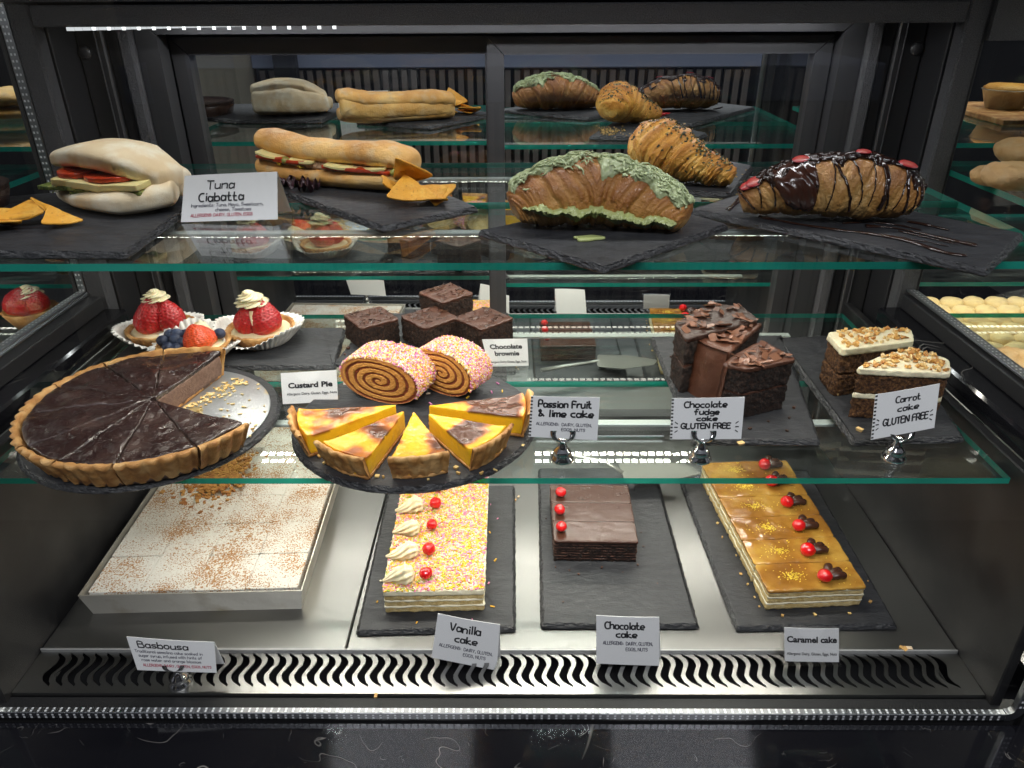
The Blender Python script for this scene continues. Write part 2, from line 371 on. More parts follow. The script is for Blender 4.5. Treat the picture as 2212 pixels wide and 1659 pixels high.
def mottle(name,c1,c2,c3,sc,rough=.6,bump=None,coat=0):
    m=M(name,c1,rough,bump=bump,coat=coat); nt=m.node_tree; p=nt.nodes['Principled BSDF']; tc=nd(nt,'ShaderNodeTexCoord')
    n=nd(nt,'ShaderNodeTexNoise'); n.inputs['Scale'].default_value=sc; n.inputs['Detail'].default_value=5; nt.links.new(tc.outputs['Object'],n.inputs[0])
    r=nd(nt,'ShaderNodeValToRGB'); e=r.color_ramp.elements; e[0].position=.35; e[0].color=(*c1,1); e[1].position=.65; e[1].color=(*c3,1)
    k=e.new(.5); k.color=(*c2,1); nt.links.new(n.outputs['Fac'],r.inputs[0]); nt.links.new(r.outputs[0],p.inputs['Base Color']); return m
m_cara=mottle('caramel_glaze',(.20,.078,.012),(.30,.135,.020),(.44,.25,.045),22,.2,bump=((60,.0009),(420,.0004)),coat=.6)
m_gold=M('gold_dust',(.85,.62,.06),.4,.35)
m_sponge=mottle('vanilla_sponge',(.66,.46,.17),(.74,.55,.24),(.80,.64,.32),160,.8,bump=((500,.003),(1800,.001)))
m_vcream=mottle('pale_filling_cream',(.80,.72,.50),(.82,.75,.54),(.86,.8,.62),90,.5,bump=(250,.0008))
m_csponge=mottle('chocolate_sponge',(.008,.003,.0015),(.020,.007,.003),(.050,.019,.009),330,.85,bump=((420,.006),(1500,.002)))
m_ccream=mottle('chocolate_cream',(.055,.02,.011),(.07,.026,.015),(.09,.036,.02),80,.45,bump=(300,.0008))
m_carrot=mottle('carrot_sponge',(.045,.016,.005),(.12,.046,.013),(.25,.115,.035),330,.85,bump=((420,.006),(1500,.002)))
m_brown=mottle('brownie_crumb',(.012,.005,.003),(.038,.015,.008),(.09,.04,.02),340,.85,bump=((420,.006),(1500,.002)))
m_frost=M('cream_cheese_frosting',(.78,.71,.50),.42,bump=(130,.0022),sss=.1)
m_nut=M('chopped_nuts',vcol=True,rough=.6)
m_crust=mottle('shortcrust_pastry',(.34,.14,.035),(.50,.245,.07),(.64,.38,.15),60,.6,bump=((180,.0012),(900,.0007)))
m_ganache=M('tart_chocolate_top',(.024,.010,.009),.22,coat=.5,rvar=(40,.15,.42),bump=((55,.004),(260,.0014)),var=(30,.5,.75,(.060,.032,.026)))  # paler noise streaks paint lighter reflections into the chocolate colour
m_mousse=mottle('chocolate_mousse_cut',(.15,.085,.06),(.19,.11,.078),(.23,.14,.10),260,.7,bump=(700,.001))
m_board=M('silver_cake_board',(.5,.52,.54),.35,.85,bump=(300,.0004),var=(22,.60,.64,(.72,.58,.28)))
m_pist=M('pistachio_cream',(.40,.46,.25),.35,bump=(160,.0012),var=(60,.4,.7,(.46,.52,.28)),sss=.08)
m_pistg=M('pistachio_sauce',(.40,.45,.17),.35,coat=.1,bump=((90,.002),(300,.0008)),var=(60,.4,.7,(.42,.46,.2)))
m_salad=M('dark_red_lettuce',(.035,.008,.014),.35,bump=(160,.001))
m_green=M('green_salad_leaf',(.07,.16,.02),.4)
m_cheese=M('sliced_cheese',(.78,.62,.20),.35,sss=.1)
m_mozz=M('pale_cheese',(.80,.68,.30),.35,sss=.1)
m_tomato=M('tomato_slice',(.50,.045,.012),.2,coat=.3,bump=(120,.0006))
m_tuna=mottle('tuna_filling',(.26,.14,.07),(.36,.21,.11),(.48,.31,.18),260,.7,bump=((300,.003),(900,.001)))
m_olive=M('green_olive',(.26,.26,.05),.25,coat=.3)
m_corn=M('sweetcorn',(.85,.55,.02),.3)
m_pesto=mottle('pesto',(.03,.06,.008),(.14,.2,.03),(.4,.42,.12),240,.4,bump=(300,.0016))
m_wall=M('beige_wall',(.52,.47,.36),.7)
m_slatw=M('pale_wood_slat',(.20,.17,.15),.6)
m_lbl=M('pale_counter_fascia',(.30,.34,.46),.5)
m_floor=M('grey_floor_tile',(.12,.12,.12),.4,var=(3,.4,.7,(.16,.16,.16)))
m_foil=M('foil_tin',(.55,.5,.38),.3,.8,bump=(200,.001))

# ================================================================ SETTING
CXC=-.024                      # middle of the case
XL,XR=-.538,.490
fl=part('floor',*box(-4,4,-3,3,-1.0,-.95),m_floor,None,False,kind='structure')
case=thing('display_case','black refrigerated pastry display case holding three levels of cakes','display case',(CXC,.8,-.05))
def cb(name,b,mat,parent=case,ch=.0012,label=None): return part(name,*cbox(*b,ch),mat,parent,False,label=label)
seam=-.194
cb('deck_panel',(XL,seam-.0008,.5975,1.085,-.006,0),m_steel)
cb('deck_panel',(seam+.0008,XR,.5975,1.085,-.006,0),m_steel)
# vent plate with S-shaped slots cut through it
def vent(x0,x1,y0,y1,yf,parent,pitch=.0137):
    n=int((x1-x0-.03)/pitch); xs=x0+.5*((x1-x0)-n*pitch)
    ts=np.linspace(0,1,15); cl=pitch*spline([(0,.52,0),(.15,.00,0),(.3,-.22,0),(.5,-.03,0),(.7,.20,0),(.85,.08,0),(1,-.48,0)],61)[:,1][np.round(ts*60).astype(int)]; wd=pitch*.34*np.sin(PI*ts)**.45
    mb=MB(); z=-.003; ys=y0+(y1-y0)*ts
    L=[x0]*15; prevR=np.full(15,x0)
    for k in range(n):
        c=xs+(k+.5)*pitch; l=c+cl-wd; r=c+cl+wd+1e-5
        V=[];
        for j in range(15): V+= [(prevR[j],ys[j],z),(l[j],ys[j],z)]
        mb.add(V,[(2*j,2*j+1,2*j+3,2*j+2) for j in range(14)])
        V=[]                                         # slot walls give the plate its thickness
        for j in range(15): V+=[(l[j],ys[j],z),(l[j],ys[j],z-.0012)]
        mb.add(V,[(2*j,2*j+1,2*j+3,2*j+2) for j in range(14)])
        V=[]
        for j in range(15): V+=[(r[j],ys[j],z),(r[j],ys[j],z-.0012)]
        mb.add(V,[(2*j,2*j+2,2*j+3,2*j+1) for j in range(14)])
        prevR=r
    V=[]
    for j in range(15): V+=[(prevR[j],ys[j],z),(x1,ys[j],z)]
    mb.add(V,[(2*j,2*j+1,2*j+3,2*j+2) for j in range(14)])
    mb.add([(x0,yf,z),(x1,yf,z),(x1,y0,z),(x0,y0,z)],[(0,1,2,3)])
    mb.add([(x0,y1,z),(x1,y1,z),(x1,.5965,z),(x0,.5965,z)],[(0,1,2,3)])
    mb.add([(x0,yf,z),(x1,yf,z),(x1,yf-.0025,z-.012),(x0,yf-.0025,z-.012)],[(0,3,2,1)])
    return mb.out('vent_plate',m_plate,parent)
vent(XL,XR,.5485,.5945,.5400,case)
cb('deck_lip',(XL,XR,.5950,.5972,-.006,.0016),M('pale_steel_lip',(.42,.42,.41),.5,.7),ch=.0005)  # lip in a paler, rougher steel than the deck panels
cb('vent_duct',(XL,XR,.534,1.08,-.06,-.050),m_dark)
# low side walls, marble sills, frames above them
for s,x in ((-1,XL),(1,XR)):
    o=lambda a,b:(x+min(s*a,s*b),x+max(s*a,s*b))
    cb('side_panel',(*o(.0005,.012),.53,1.09,-.05,.238),m_side)
    cb('marble_sill',(*o(.012,.052),.50,.968,.236,.263),m_marble,ch=.003)
    cb('side_frame',(*o(.040,.060),.50,.962,.2635,.283),m_black)
    cb('side_frame',(*o(.058,.0625),.50,.975,.2835,.287),m_alu)
for s,(x0,x1) in ((-1,(XL-.0685,XL-.0625)),(1,(XR+.0575-.004,XR+.0575+.002))):
    pass
def spacer(x0,x1,y0,y1,z0,z1,parent,axis='z',face='y',name='glass_spacer'):
    """perforated aluminium spacer bar of the double glazing with two rows of holes"""
    s=part(name,*cbox(x0,x1,y0,y1,z0,z1,.0006),m_alu,parent,False)
    mb=MB(); p=.0075
    if axis=='z':
        for k in range(int((z1-z0)/p)):
            z=z0+(k+.5)*p
            for f in(.3,.7):
                x=x0+(x1-x0)*f; r=.0011
                mb.add([(x-r,y0-.0004,z-r*1.2),(x+r,y0-.0004,z-r*1.2),(x+r,y0-.0004,z+r*1.2),(x-r,y0-.0004,z+r*1.2)],[(0,1,2,3)])
    elif axis=='x':
        for k in range(int((x1-x0)/p)):
            x=x0+(k+.5)*p
            for f in(.3,.7):
                y=y0+(y1-y0)*f; r=.0011
                mb.add([(x-r,y-r,z1+.0004),(x+r,y-r,z1+.0004),(x+r,y+r,z1+.0004),(x-r,y+r,z1+.0004)],[(0,1,2,3)])
                z=z0+(z1-z0)*f
                mb.add([(x-r,y0-.0004,z-r),(x+r,y0-.0004,z-r),(x+r,y0-.0004,z+r),(x-r,y0-.0004,z+r)],[(0,1,2,3)])
    else:
        for k in range(int((y1-y0)/p)):
            y=y0+(k+.5)*p
            for f in(.3,.7):
                x=x0+(x1-x0)*f; r=.0010
                mb.add([(x-r,y-r,z1+.0004),(x+r,y-r,z1+.0004),(x+r,y+r,z1+.0004),(x-r,y+r,z1+.0004)],[(0,1,2,3)])
    mb.out('perforations',m_dot,s,kind='stuff')
    return s
for x0,x1 in ((-.6115,-.6005),(.5345,.5455)):
    spacer(x0,x1,.968,.976,.286,.74,case)
    spacer(x0,x1,.52,.966,.2865,.2895,case,'y')
cb('glazing_edge',(-.6175,-.6120,.966,.978,.286,.74),m_dark); cb('glazing_edge',(.5462,.5515,.966,.978,.286,.74),m_dark)
# side glass
part('side_glass',*box(-.6003,-.5985,.52,.964,.2900,.70),m_pane,case,False)
part('side_glass',*box(.5325,.5343,.52,.964,.2900,.70),m_pane,case,False)
# rear posts, wall strips and header round the sliding doors
for s in (-1,1):
    X=lambda a,b:(CXC+min(s*a,s*b),CXC+max(s*a,s*b))
    cb('rear_post',(*X(.548,.5755),.966,.990,.238,.74),m_tex,ch=.003)
    cb('rear_side_wall',(*X(.5455,.5750),.9905,1.062,.10,.74),m_black)
    cb('rear_strip',(*X(.510,.5450),1.046,1.062,-.02,.74),m_frame,ch=.002)
    cb('strip_ridge',(*X(.5175,.5190),1.0425,1.0458,-.02,.74),m_frame,ch=.0005)
    cb('rear_strip',(*X(.493,.5085),1.052,1.068,-.02,.74),m_black)
    cb('rear_strip',(*X(.4735,.4925),1.046,1.068,-.02,.74),m_tex,ch=.0035)
    V,F=lathe([(.0085,0),(.0085,.001),(.0075,.0028),(.005,.0042),(.0,.0048)],(0,0,0),24)
    V=np.stack([V[:,0],-V[:,2],V[:,1]],-1)+np.array([CXC+s*.5365,1.0455,.5895-.003])
    part('bolt_head',V,[f[::-1] for f in F],m_frame,case)
cb('header_bar',(CXC-.5478,CXC+.5478,.966,.9885,.619,.642),m_tex,ch=.002)
cb('header_bar',(CXC-.5745,CXC+.5745,.952,.9655,.6455,.675),m_tex,ch=.003)
cb('header_recess',(CXC-.56,CXC+.56,.99,1.13,.640,.66),m_dark)
cb('case_roof',(-.62,.56,.50,.99,.700,.72),m_dark)
cb('rear_wall',(-.66,.60,1.135,1.15,-.05,.74),m_dark)
# outer door frame with mitred corners
def mitre(x0,x1,z0,z1,w,y0,y1,parent,mat=m_frame,name='door_frame',bottom=True):
    o=[(x0,z0),(x1,z0),(x1,z1),(x0,z1)]; i=[(x0+w,z0+w),(x1-w,z0+w),(x1-w,z1-w),(x0+w,z1-w)]
    for k in range(4):
        if k==0 and not bottom: continue
        a,b=o[k],o[(k+1)%4]; c,d=i[(k+1)%4],i[k]
        g=.0003
        q=np.array([a,b,c,d],float); cen=q.mean(0); q=cen+(q-cen)*(1-.0006/np.linalg.norm(q-cen,axis=1)[:,None])
        V=[(p[0],y0,p[1]) for p in q]+[(p[0],y1,p[1]) for p in q]
        part(name,V,[(0,1,2,3),(7,6,5,4),(0,4,5,1),(1,5,6,2),(2,6,7,3),(3,7,4,0)],mat,parent,False)
mitre(CXC-.4725,CXC+.4725,-.02,.6355,.0285,1.055,1.085,case)
# two sliding doors with mirror glass; the left one runs 2 cm behind the right one
def door(x0,x1,y,label):
    d=thing('sliding_door','%s'%label,'mirror door',((x0+x1)/2,y,.02))
    mitre(x0,x1,.0,.602,.0225,y-.012,y+.002,d,name='door_rail')
    part('mirror_pane',*box(x0+.0215,x1-.0215,y,y+.003,.02,.582),m_mirror,d,False)
    return d
door(-.470,-.022,1.108,'left sliding mirror door behind the sandwiches, set further back')
door(-.041,.4175,1.090,'right sliding mirror door behind the croissants with a thin dark frame')
# glazed front: pane, spacer along the bottom and up the right, marble ledge below
fr=thing('front_glass','large double glazed front pane edged with perforated silver spacer strip','glass pane',(CXC,.52,-.02))
spacer(-.70,.496,.513,.520,-.0085,.0005,fr,'x')
cr=[]
for k in range(7):
    a=-PI/2+k*PI/2/6; cr.append((.496+.012*math.cos(a),.0080+.012*math.sin(a)))
V=[];
for (x,z) in cr:
    dx,dz=(x-.496)/.012,(z-.0080)/.012
    for r,y in((.007,.513),(.017,.513),(.017,.520),(.007,.520)): V.append((.496+dx*r,y,.0080+dz*r))
part('spacer_corner',V,gridF(7,4,False,True),m_alu,fr,False)
spacer(.503,.513,.513,.520,.008,.70,fr,'z')
part('bottom_seal',*cbox(-.70,.52,.521,.5385,-.03,-.0065,.001),m_dark,fr,False)
part('side_seal',*cbox(.5145,.5285,.513,.530,-.03,.70,.001),m_dark,fr,False)
part('pane',*box(-.70,.502,.5122,.5128,-.0085,.70),m_pane,fr,False)
led=part('marble_ledge',*cbox(-1.0,.5395,.18,.512,-.075,-.0115,.002),m_marble,None,False)
tag(led,'polished black marble ledge with white veins running below the glass','marble ledge')
led=part('marble_ledge',*cbox(.5405,1.2,.18,.512,-.075,-.0115,.002),m_marble,None,False)
tag(led,'short piece of black marble ledge at the bottom right corner','marble ledge')
part('case_base',*box(-1.0,1.2,.20,1.15,-.95,-.078),m_dark,case,False)

# glass shelves (each a front and a rear pane) and the lamp bars below them
def shelf(name,label,z,x0,x1,y0,y1,parent=None):
    t=thing(name,label,'glass shelf',((x0+x1)/2,(y0+y1)/2,z)); th=.0066
    for a,b in ((y0,.8045),(.8065,y1)):
        V,F=box(x0,x1,a,b,z-th,z)
        o=part('pane',V,F,[m_glass,m_gedge],t,False)
        for p in o.data.polygons:
            if abs(p.normal.z)<.5: p.material_index=1
    return t
def ledbar(x0,x1,y,z,parent,mat=m_led,pitch=.0125,wide=.011,size=.0045,solid_=False):
    h=part('lamp_bar',*cbox(x0,x1,y-wide/2,y+wide/2,z-.004,z,.0008),m_ledbar,parent,False)
    mb=MB(); n=int((x1-x0)/pitch)
    if solid_: pitch=(x1-x0)/n
    for k in range(n):
        x=x0+(k+.5)*pitch; s=size
        if solid_:
            mb.add([(x-pitch*.5,y-s,z-.00408),(x+pitch*.5,y-s,z-.00408),(x+pitch*.5,y+s,z-.00408),(x-pitch*.5,y+s,z-.00408)],[(0,3,2,1)]); continue
        mb.add([(x-s,y-s,z-.00408),(x+s,y-s,z-.00408),(x+s,y+s,z-.00408),(x-s,y+s,z-.00408)],[(0,3,2,1)])
    mb.out('led_chips',mat,h,kind='stuff')
sh_top=shelf('glass_shelf','upper clear glass shelf carrying sandwiches and croissants',.45,-.536,.477,.601,1.023)
sh_mid=shelf('glass_shelf','middle clear glass shelf carrying tarts, swiss rolls and cake slices',.23,-.5345,.481,.601,1.023)
for shf,z in ((sh_top,.4425),(sh_mid,.2225)):
    ledbar(-.40,.385,.722,z,shf); ledbar(-.40,.385,.965,z,shf)
top_l=thing('roof_lamp','slim white lamp bar glowing under the dark roof of the case','lamp',(CXC,.75,.69))
ledbar(-.46,.41,.75,.699,top_l,m_ledcool,size=.004,solid_=True)
back_l=thing('rear_lamp','bright strip of small white lamps tucked behind the header bar','lamp',(CXC,1.0,.62))
ledbar(-.44,.40,1.012,.6395,back_l,m_ledcool,size=.0045,wide=.014,solid_=True)
mb=MB()
for k in range(46):
    x=-.546+k*.0098; zt_=.6205; zb_=.6148+.0052*min(1,max(0,(x+.548)/.29)); 
    if zb_<.6199: mb.add([(x,.9660,zb_),(x+.0098,.9660,zb_),(x+.0098,.9660,.6187),(x,.9660,.6187)] if False else [(x,.9895,zb_-.0006),(x+.0096,.9895,zb_-.0006),(x+.0096,.9895,zt_),(x,.9895,zt_)],[(0,1,2,3)])
mb.out('lit_diffuser',m_ledrear,back_l)
mb=MB()
for k in range(17):
    x=-.512+k*.0182; mb.add([(x-.0022,.9885,.6148),(x+.0022,.9885,.6148),(x+.0022,.9885,.6200),(x-.0022,.9885,.6200)],[(0,1,2,3)])
mb.out('led_chips',emit_mat('led_chip_bright',(.95,.98,1),1.6),back_l,kind='stuff')
# shelf brackets
for s,x in ((-1,XL),(1,XR-.004)):
    for z in (.222,.442):
        for y in (.63,.99):
            part('shelf_bracket',*cbox(x-.008 if s>0 else x-.002,x+.012 if s>0 else x+.010,y-.012,y+.012,z-.008,z-.0005,.001),m_dark,case,False)

# ================================================================ SLATES
def slate(label,poly,z,th=.007,round_=None,seed=0,group='slate serving boards'):
    if round_ is None: O=dense(ccw(poly),.0022,.004)
    else:
        c,r=round_; a=np.linspace(0,2*PI,int(2*PI*r/.0022),endpoint=False); O=np.stack([c[0]+r*np.cos(a),c[1]+r*np.sin(a)],-1)
    N=normals2(O); n=len(O); P3=np.concatenate([O,np.zeros((n,1))],1)
    rings=[]
    def ring(z_,base,amp,sc,sd,zn=0):
        q=noise(P3+np.array([0,0,sd*3.1]),sc,seed+sd,2)
        P=O+N*(base+amp*q)[:,None]; zz=z_+zn*noise(P3+np.array([0,0,sd]),260,seed+9+sd,2)
        rings.append(np.concatenate([P,np.full((n,1),z)+zz[:,None] if np.ndim(zz) else 0],1))
    ring(.0002,-.0008,.0008,160,1); ring(th*.25,.0004,.0009,240,2,.0004); ring(th*.45,-.0004,.0012,200,3,.0006)
    ring(th*.62,-.0010,.0012,260,4,.0006); ring(th*.80,-.0022,.0014,220,5,.0005); ring(th*.93,-.0030,.0016,200,6,.0003)
    ring(th,-.0042,.0018,150,7,.0)
    m=len(rings); V=np.concatenate(rings); F=gridF(m,n,False,True)[:, ::-1].tolist(); nf=len(F)
    F.append([(m-1)*n+k for k in range(n)]); F.append(list(range(n))[::-1])
    o=part('slate_board',V,F,[m_slate,m_slate_edge],None,False)
    for i in range(nf): o.data.polygons[i].material_index=1
    c=V.mean(0); o.data.transform(Matrix.Translation((-c[0],-c[1],-z))); o.location=(c[0],c[1],z)
    return tag(o,label,'slate board',group)
def quad(us,z): return [tuple(at(u,v,z)[:2]) for u,v in us]
ZT,ZM,ZD=.45,.23,0.0
slate('slate board under the white ciabatta at the far left of the top shelf',[(-.60,.618),(-.335,.610),(-.345,.845),(-.49,.845),(-.60,.80)],ZT,seed=1)
slate('slate board turned corner to the front under the long baguette',[tuple(at(825,490,.457)[:2]),tuple(at(1035,445,.457)[:2]),tuple(at(860,375,.457)[:2]),tuple(at(585,402,.457)[:2])],ZT,seed=2)
slate('slate board turned corner to the front under the pistachio croissant',[tuple(at(1030,495,.457)[:2]),tuple(at(1305,577,.457)[:2]),tuple(at(1578,483,.457)[:2]),tuple(at(1375,428,.457)[:2])],ZT,seed=3)
slate('slate board at the back of the top shelf under the golden seeded croissant',[(.110,.985),(.165,.835),(.235,.815),(.300,.965),(.265,1.018)],ZT,seed=4)
slate('long slate board with chocolate smears at the right end of the top shelf',[tuple(at(1488,450,.457)[:2]),tuple(at(2135,582,.457)[:2]),tuple(at(2216,503,.457)[:2]),tuple(at(1668,393,.457)[:2])],ZT,seed=5)
slate('round slate board under the big chocolate tart','',ZM,round_=((-.402,.707),.1335),seed=6)
slate('round slate board under the custard slices and swiss rolls','',ZM,round_=((-.113,.707),.1335),seed=7)
slate('slate board under the three fruit tartlets',[(-.528,.834),(-.230,.836),(-.243,.960),(-.520,.965)],ZM,seed=8)
slate('slate board under the brownies',[(-.236,.845),(-.052,.845),(-.012,1.015),(-.213,1.015)],ZM,seed=9)
slate('slate board under the chocolate fudge cake slices',quad([(1405,725),(1692,722),(1775,952),(1497,952)],.237),ZM,seed=10)
slate('slate board under the carrot cake slices',quad([(1675,727),(1935,718),(2088,946),(1843,953)],.237),ZM,seed=11)
slate('slate board on the steel deck under the sprinkled vanilla cake',[(-.186,.616),(-.003,.622),(-.005,.905),(-.192,.900)],ZD,seed=12)
slate('half empty slate board on the steel deck under the small chocolate cake',[(.026,.627),(.209,.627),(.211,.95),(.031,.95)],ZD,seed=13)
slate('slate board on the steel deck under the caramel cake',[(.250,.623),(.437,.627),(.443,.945),(.242,.93)],ZD,seed=14)

# ================================================================ FOOD BUILDERS
def crust_ring(c,R,a0,a1,z,h,wall,mat,parent,flutes=46,taper=.010,inner=.0,seed=0,name='crust',amp=.0028,n=None):
    """fluted pastry wall between two angles, closed at its ends"""
    m=n or max(12,int((a1-a0)/(2*PI)*flutes*9)); a=np.linspace(a0,a1,m); full=abs(a1-a0-2*PI)<1e-6
    prof=[]   # (radius offset from the inside, height, flute weight)
    for t in np.linspace(0,1,7): prof.append((t,'o'))
    rows=[]
    w=np.abs(np.sin(a*flutes/2))
    jit=noise(np.stack([a*R*60,np.zeros(m),np.zeros(m)],-1),1,seed,2)
    for t,_ in prof:
        rr=R-taper*(1-t)+amp*(w-.4)*(.5+.5*t)+.0008*jit
        rows.append((rr,np.full(m,z+h*t*.96)))
    rows.append((R-wall*.35+.0006*jit+amp*(w-.4)*.6,np.full(m,z+h)+.0008*jit))
    rows.append((R-wall*.8+.0006*jit,np.full(m,z+h*.99)+.0006*jit))
    rows.append((R-wall-.0005*jit,np.full(m,z+h*.93)))
    rows.append((R-wall-taper*.8,np.full(m,z+.001)))
    V=np.stack([np.stack([c[0]+r*np.cos(a),c[1]+r*np.sin(a),zz],-1) for r,zz in rows])
    k=len(rows); P=V.reshape(-1,3); P=P+ (noise(P,160,seed+3,3)*.0012)[:,None]*np.array([1,1,.6])
    F=gridF(k,m,False,full).tolist() if full else gridF(k,m).tolist()
    if not full:
        F.append([j*m for j in range(k)]); F.append([j*m+m-1 for j in range(k)][::-1])
    F=[f[::-1] for f in F]
    return part(name,P,F,mat,parent,True)
def sector(c,R,a0,a1,n=20,r0=0.0):
    a=np.linspace(a0,a1,n); P=[(c[0]+R*math.cos(t),c[1]+R*math.sin(t)) for t in a]
    if r0: P+=[(c[0]+r0*math.cos(t),c[1]+r0*math.sin(t)) for t in (a1,a0)]
    else: P.append(tuple(c))
    return P
def bread(name,P,W,H,parent,cols,zb,seed=0,ns=120,nphi=72,sq=2.6,lo=0.0,hi=1.0,mat=None,amp=.0013,sc=50,tw=None,browns=.5):
    """loaf along ctrl points P (xyz of the centre), half widths W, heights H (ctrl values)"""
    C=spline(P,ns); s=np.linspace(0,1,ns); w=np.interp(s,np.linspace(0,1,len(W)),W); h=np.interp(s,np.linspace(0,1,len(H)),H)
    cap=np.clip(np.minimum(s,1-s)/.07,0,1); cap=np.sqrt(1-(1-cap)**2)*.97+.03; w=w*cap; h=h*(cap*.75+.25*cap**.5)
    T=np.gradient(C,axis=0); T[:,2]=0; T/=np.linalg.norm(T,axis=1)[:,None]; S=np.stack([T[:,1],-T[:,0],np.zeros(ns)],-1)
    ph=np.linspace(0,2*PI,nphi,endpoint=False); cx=np.sign(np.cos(ph))*np.abs(np.cos(ph))**(2/sq); cz=np.sign(np.sin(ph))*np.abs(np.sin(ph))**(2/sq)
    V=C[:,None]+S[:,None]*(w[:,None]*cx)[...,None]; V[...,2]=C[:,2][:,None]+h[:,None]*cz
    if tw is not None: V=tw(V,s,ph)
    P3=V.reshape(-1,3); nz=noise(P3,sc,seed,3)
    nn=(P3-np.repeat(C,nphi,0)); nn/=np.linalg.norm(nn,axis=1)[:,None]+1e-9
    P3=P3+nn*(nz*amp)[:,None]
    P3[:,2]=np.maximum(P3[:,2],zb)
    top=np.tile(np.sin(ph),ns); f=.5+.35*top*browns+.5*noise(P3,28,seed+4,3)
    col=ramp(f,cols)
    F=gridF(ns,nphi,False,True).tolist(); F.append(list(range(nphi))); F.append([(ns-1)*nphi+k for k in range(nphi)][::-1])
    F=[q[::-1] for q in F]
    return part(name,P3,F,mat or m_bread,parent,True,col)
def croissant(P,R,parent,zb,K=6,seed=0,cols=None,mat=None,sq=.92,ns=300,nphi=84,tilt=.6,name='pastry',amp=.085,crisp=.0006,centre=.5):
    C=spline(P,ns); s=np.linspace(0,1,ns); r=np.interp(s,np.linspace(0,1,len(R)),R); r=np.convolve(np.pad(r,8,'edge'),np.ones(17)/17,'valid')
    cap=np.clip(np.minimum(s,1-s)/.035,0,1); r=r*(np.sqrt(1-(1-cap)**2)*.96+.04)
    T=np.gradient(C,axis=0); T/=np.linalg.norm(T,axis=1)[:,None]; up=np.array([0,0,1.]); S=np.cross(T,up); S/=np.linalg.norm(S,axis=1)[:,None]; U=np.cross(S,T)
    ph=np.linspace(0,2*PI,nphi,endpoint=False)
    q=(np.abs(s-centre)/max(centre,1-centre))[:,None]*K+tilt*np.abs(np.cos(ph*.5+.8))[None,:]+.12*noise(np.stack([np.repeat(s[:,None]*9,nphi,1),np.cos(ph)[None,:].repeat(ns,0)*1.5,np.sin(ph)[None,:].repeat(ns,0)*1.5],-1),1,seed+8,2)
    f=q-np.floor(q); g=np.clip(f,0,1)**.45*(1-f**9)
    rr=r[:,None]*(1-amp*.7+amp*g)
    qi=np.floor(q)
    fl=noise(np.stack([q*14,np.repeat(ph[None,:]*1.2,ns,0)*.8,qi*3.3],-1),1,seed,2)
    rr=rr+crisp*fl
    V=C[:,None]+rr[...,None]*(np.cos(ph)[None,:,None]*S[:,None]+sq*np.sin(ph)[None,:,None]*U[:,None])
    P3=V.reshape(-1,3); P3=P3+(noise(P3,55,seed+2,3)*.0016)[:,None]*np.array([1,1,1]); P3[:,2]=np.maximum(P3[:,2],zb)
    tone=.22+.40*g+.28*np.sin(ph)[None,:]+.34*fl; tone=tone.ravel()+.35*noise(P3,45,seed+6,2)
    col=ramp(tone,cols)
    F=gridF(ns,nphi,False,True).tolist(); F.append(list(range(nphi))); F.append([(ns-1)*nphi+k for k in range(nphi)][::-1])
    F=[x[::-1] for x in F]
    o=part(name,P3,F,mat or m_pastry,parent,True,col)
    G=P3.reshape(ns,nphi,3)
    def surf(ss,pp,lift=0):
        ss=np.atleast_1d(ss); pp=np.atleast_1d(pp)
        i=np.clip((ss*(ns-1)).astype(int),0,ns-1); j=(np.round(pp/(2*PI)*nphi).astype(int))%nphi
        X=G[i,j]; nn=X-C[i]; nn/=np.linalg.norm(nn,axis=1)[:,None]+1e-9
        return X+nn*lift,nn
    return o,surf
def coat(name,surf,s0,s1,mid,w,th,mat,parent,seed,ns=70,na=34,sc=16,ragged=.5,rib=.0):
    """thick irregular layer lying on a croissant between s0 and s1, centred on angle mid(s), half width w(s)"""
    S=np.linspace(s0,s1,ns); G=np.zeros((ns,na,3))
    for i,q in enumerate(S):
        m=mid(q); ww=w(q); e=min(1,(i+.02)/4,(ns-1-i+.02)/4)
        lo=m-ww*(1+ragged*noise(np.array([[q*sc,1.7,seed]]),1,seed,2)[0]*1.6)*max(.05,e**.5); hi=m+ww*(1+ragged*noise(np.array([[q*sc,9.3,seed]]),1,seed+1,2)[0]*1.6)*max(.05,e**.5)
        a=np.linspace(lo,hi,na); t=np.linspace(-1,1,na); lift=th*(1-t**6)**.5*e**.5
        X,nn=surf(np.full(na,q),a%(2*PI),0); X=X+nn*(lift*(1+.35*noise(X,150,seed,2)+rib*noise(X*np.array([1,1,3]),380,seed+4,2))+.0001)[:,None]; G[i]=X
    return part(name,G.reshape(-1,3),gridF(ns,na)[:, ::-1],mat,parent)
def swirl(name,c,R,H,parent,mat,ribs=6,turns=.9,n=60,tip=1.0,lean=(0,0)):
    t=np.linspace(0,1,26); a=np.linspace(0,2*PI,n,endpoint=False)
    rad=R*np.clip(1-t**1.7,0,1)**.75*(1+.16*np.sin(t*PI*5)); rad[-1]=.0003; rad[0]=R*.85
    V=np.zeros((26,n,3))
    for k in range(26):
        rr=rad[k]*(1+.20*np.cos(ribs*(a-turns*2*PI*t[k])))
        V[k,:,0]=c[0]+rr*np.cos(a)+lean[0]*t[k]**2; V[k,:,1]=c[1]+rr*np.sin(a)+lean[1]*t[k]**2; V[k,:,2]=c[2]+H*t[k]
    F=gridF(26,n,False,True)[:, ::-1].tolist(); F.append([25*n+k for k in range(n)])
    return part(name,V.reshape(-1,3),F,mat,parent)
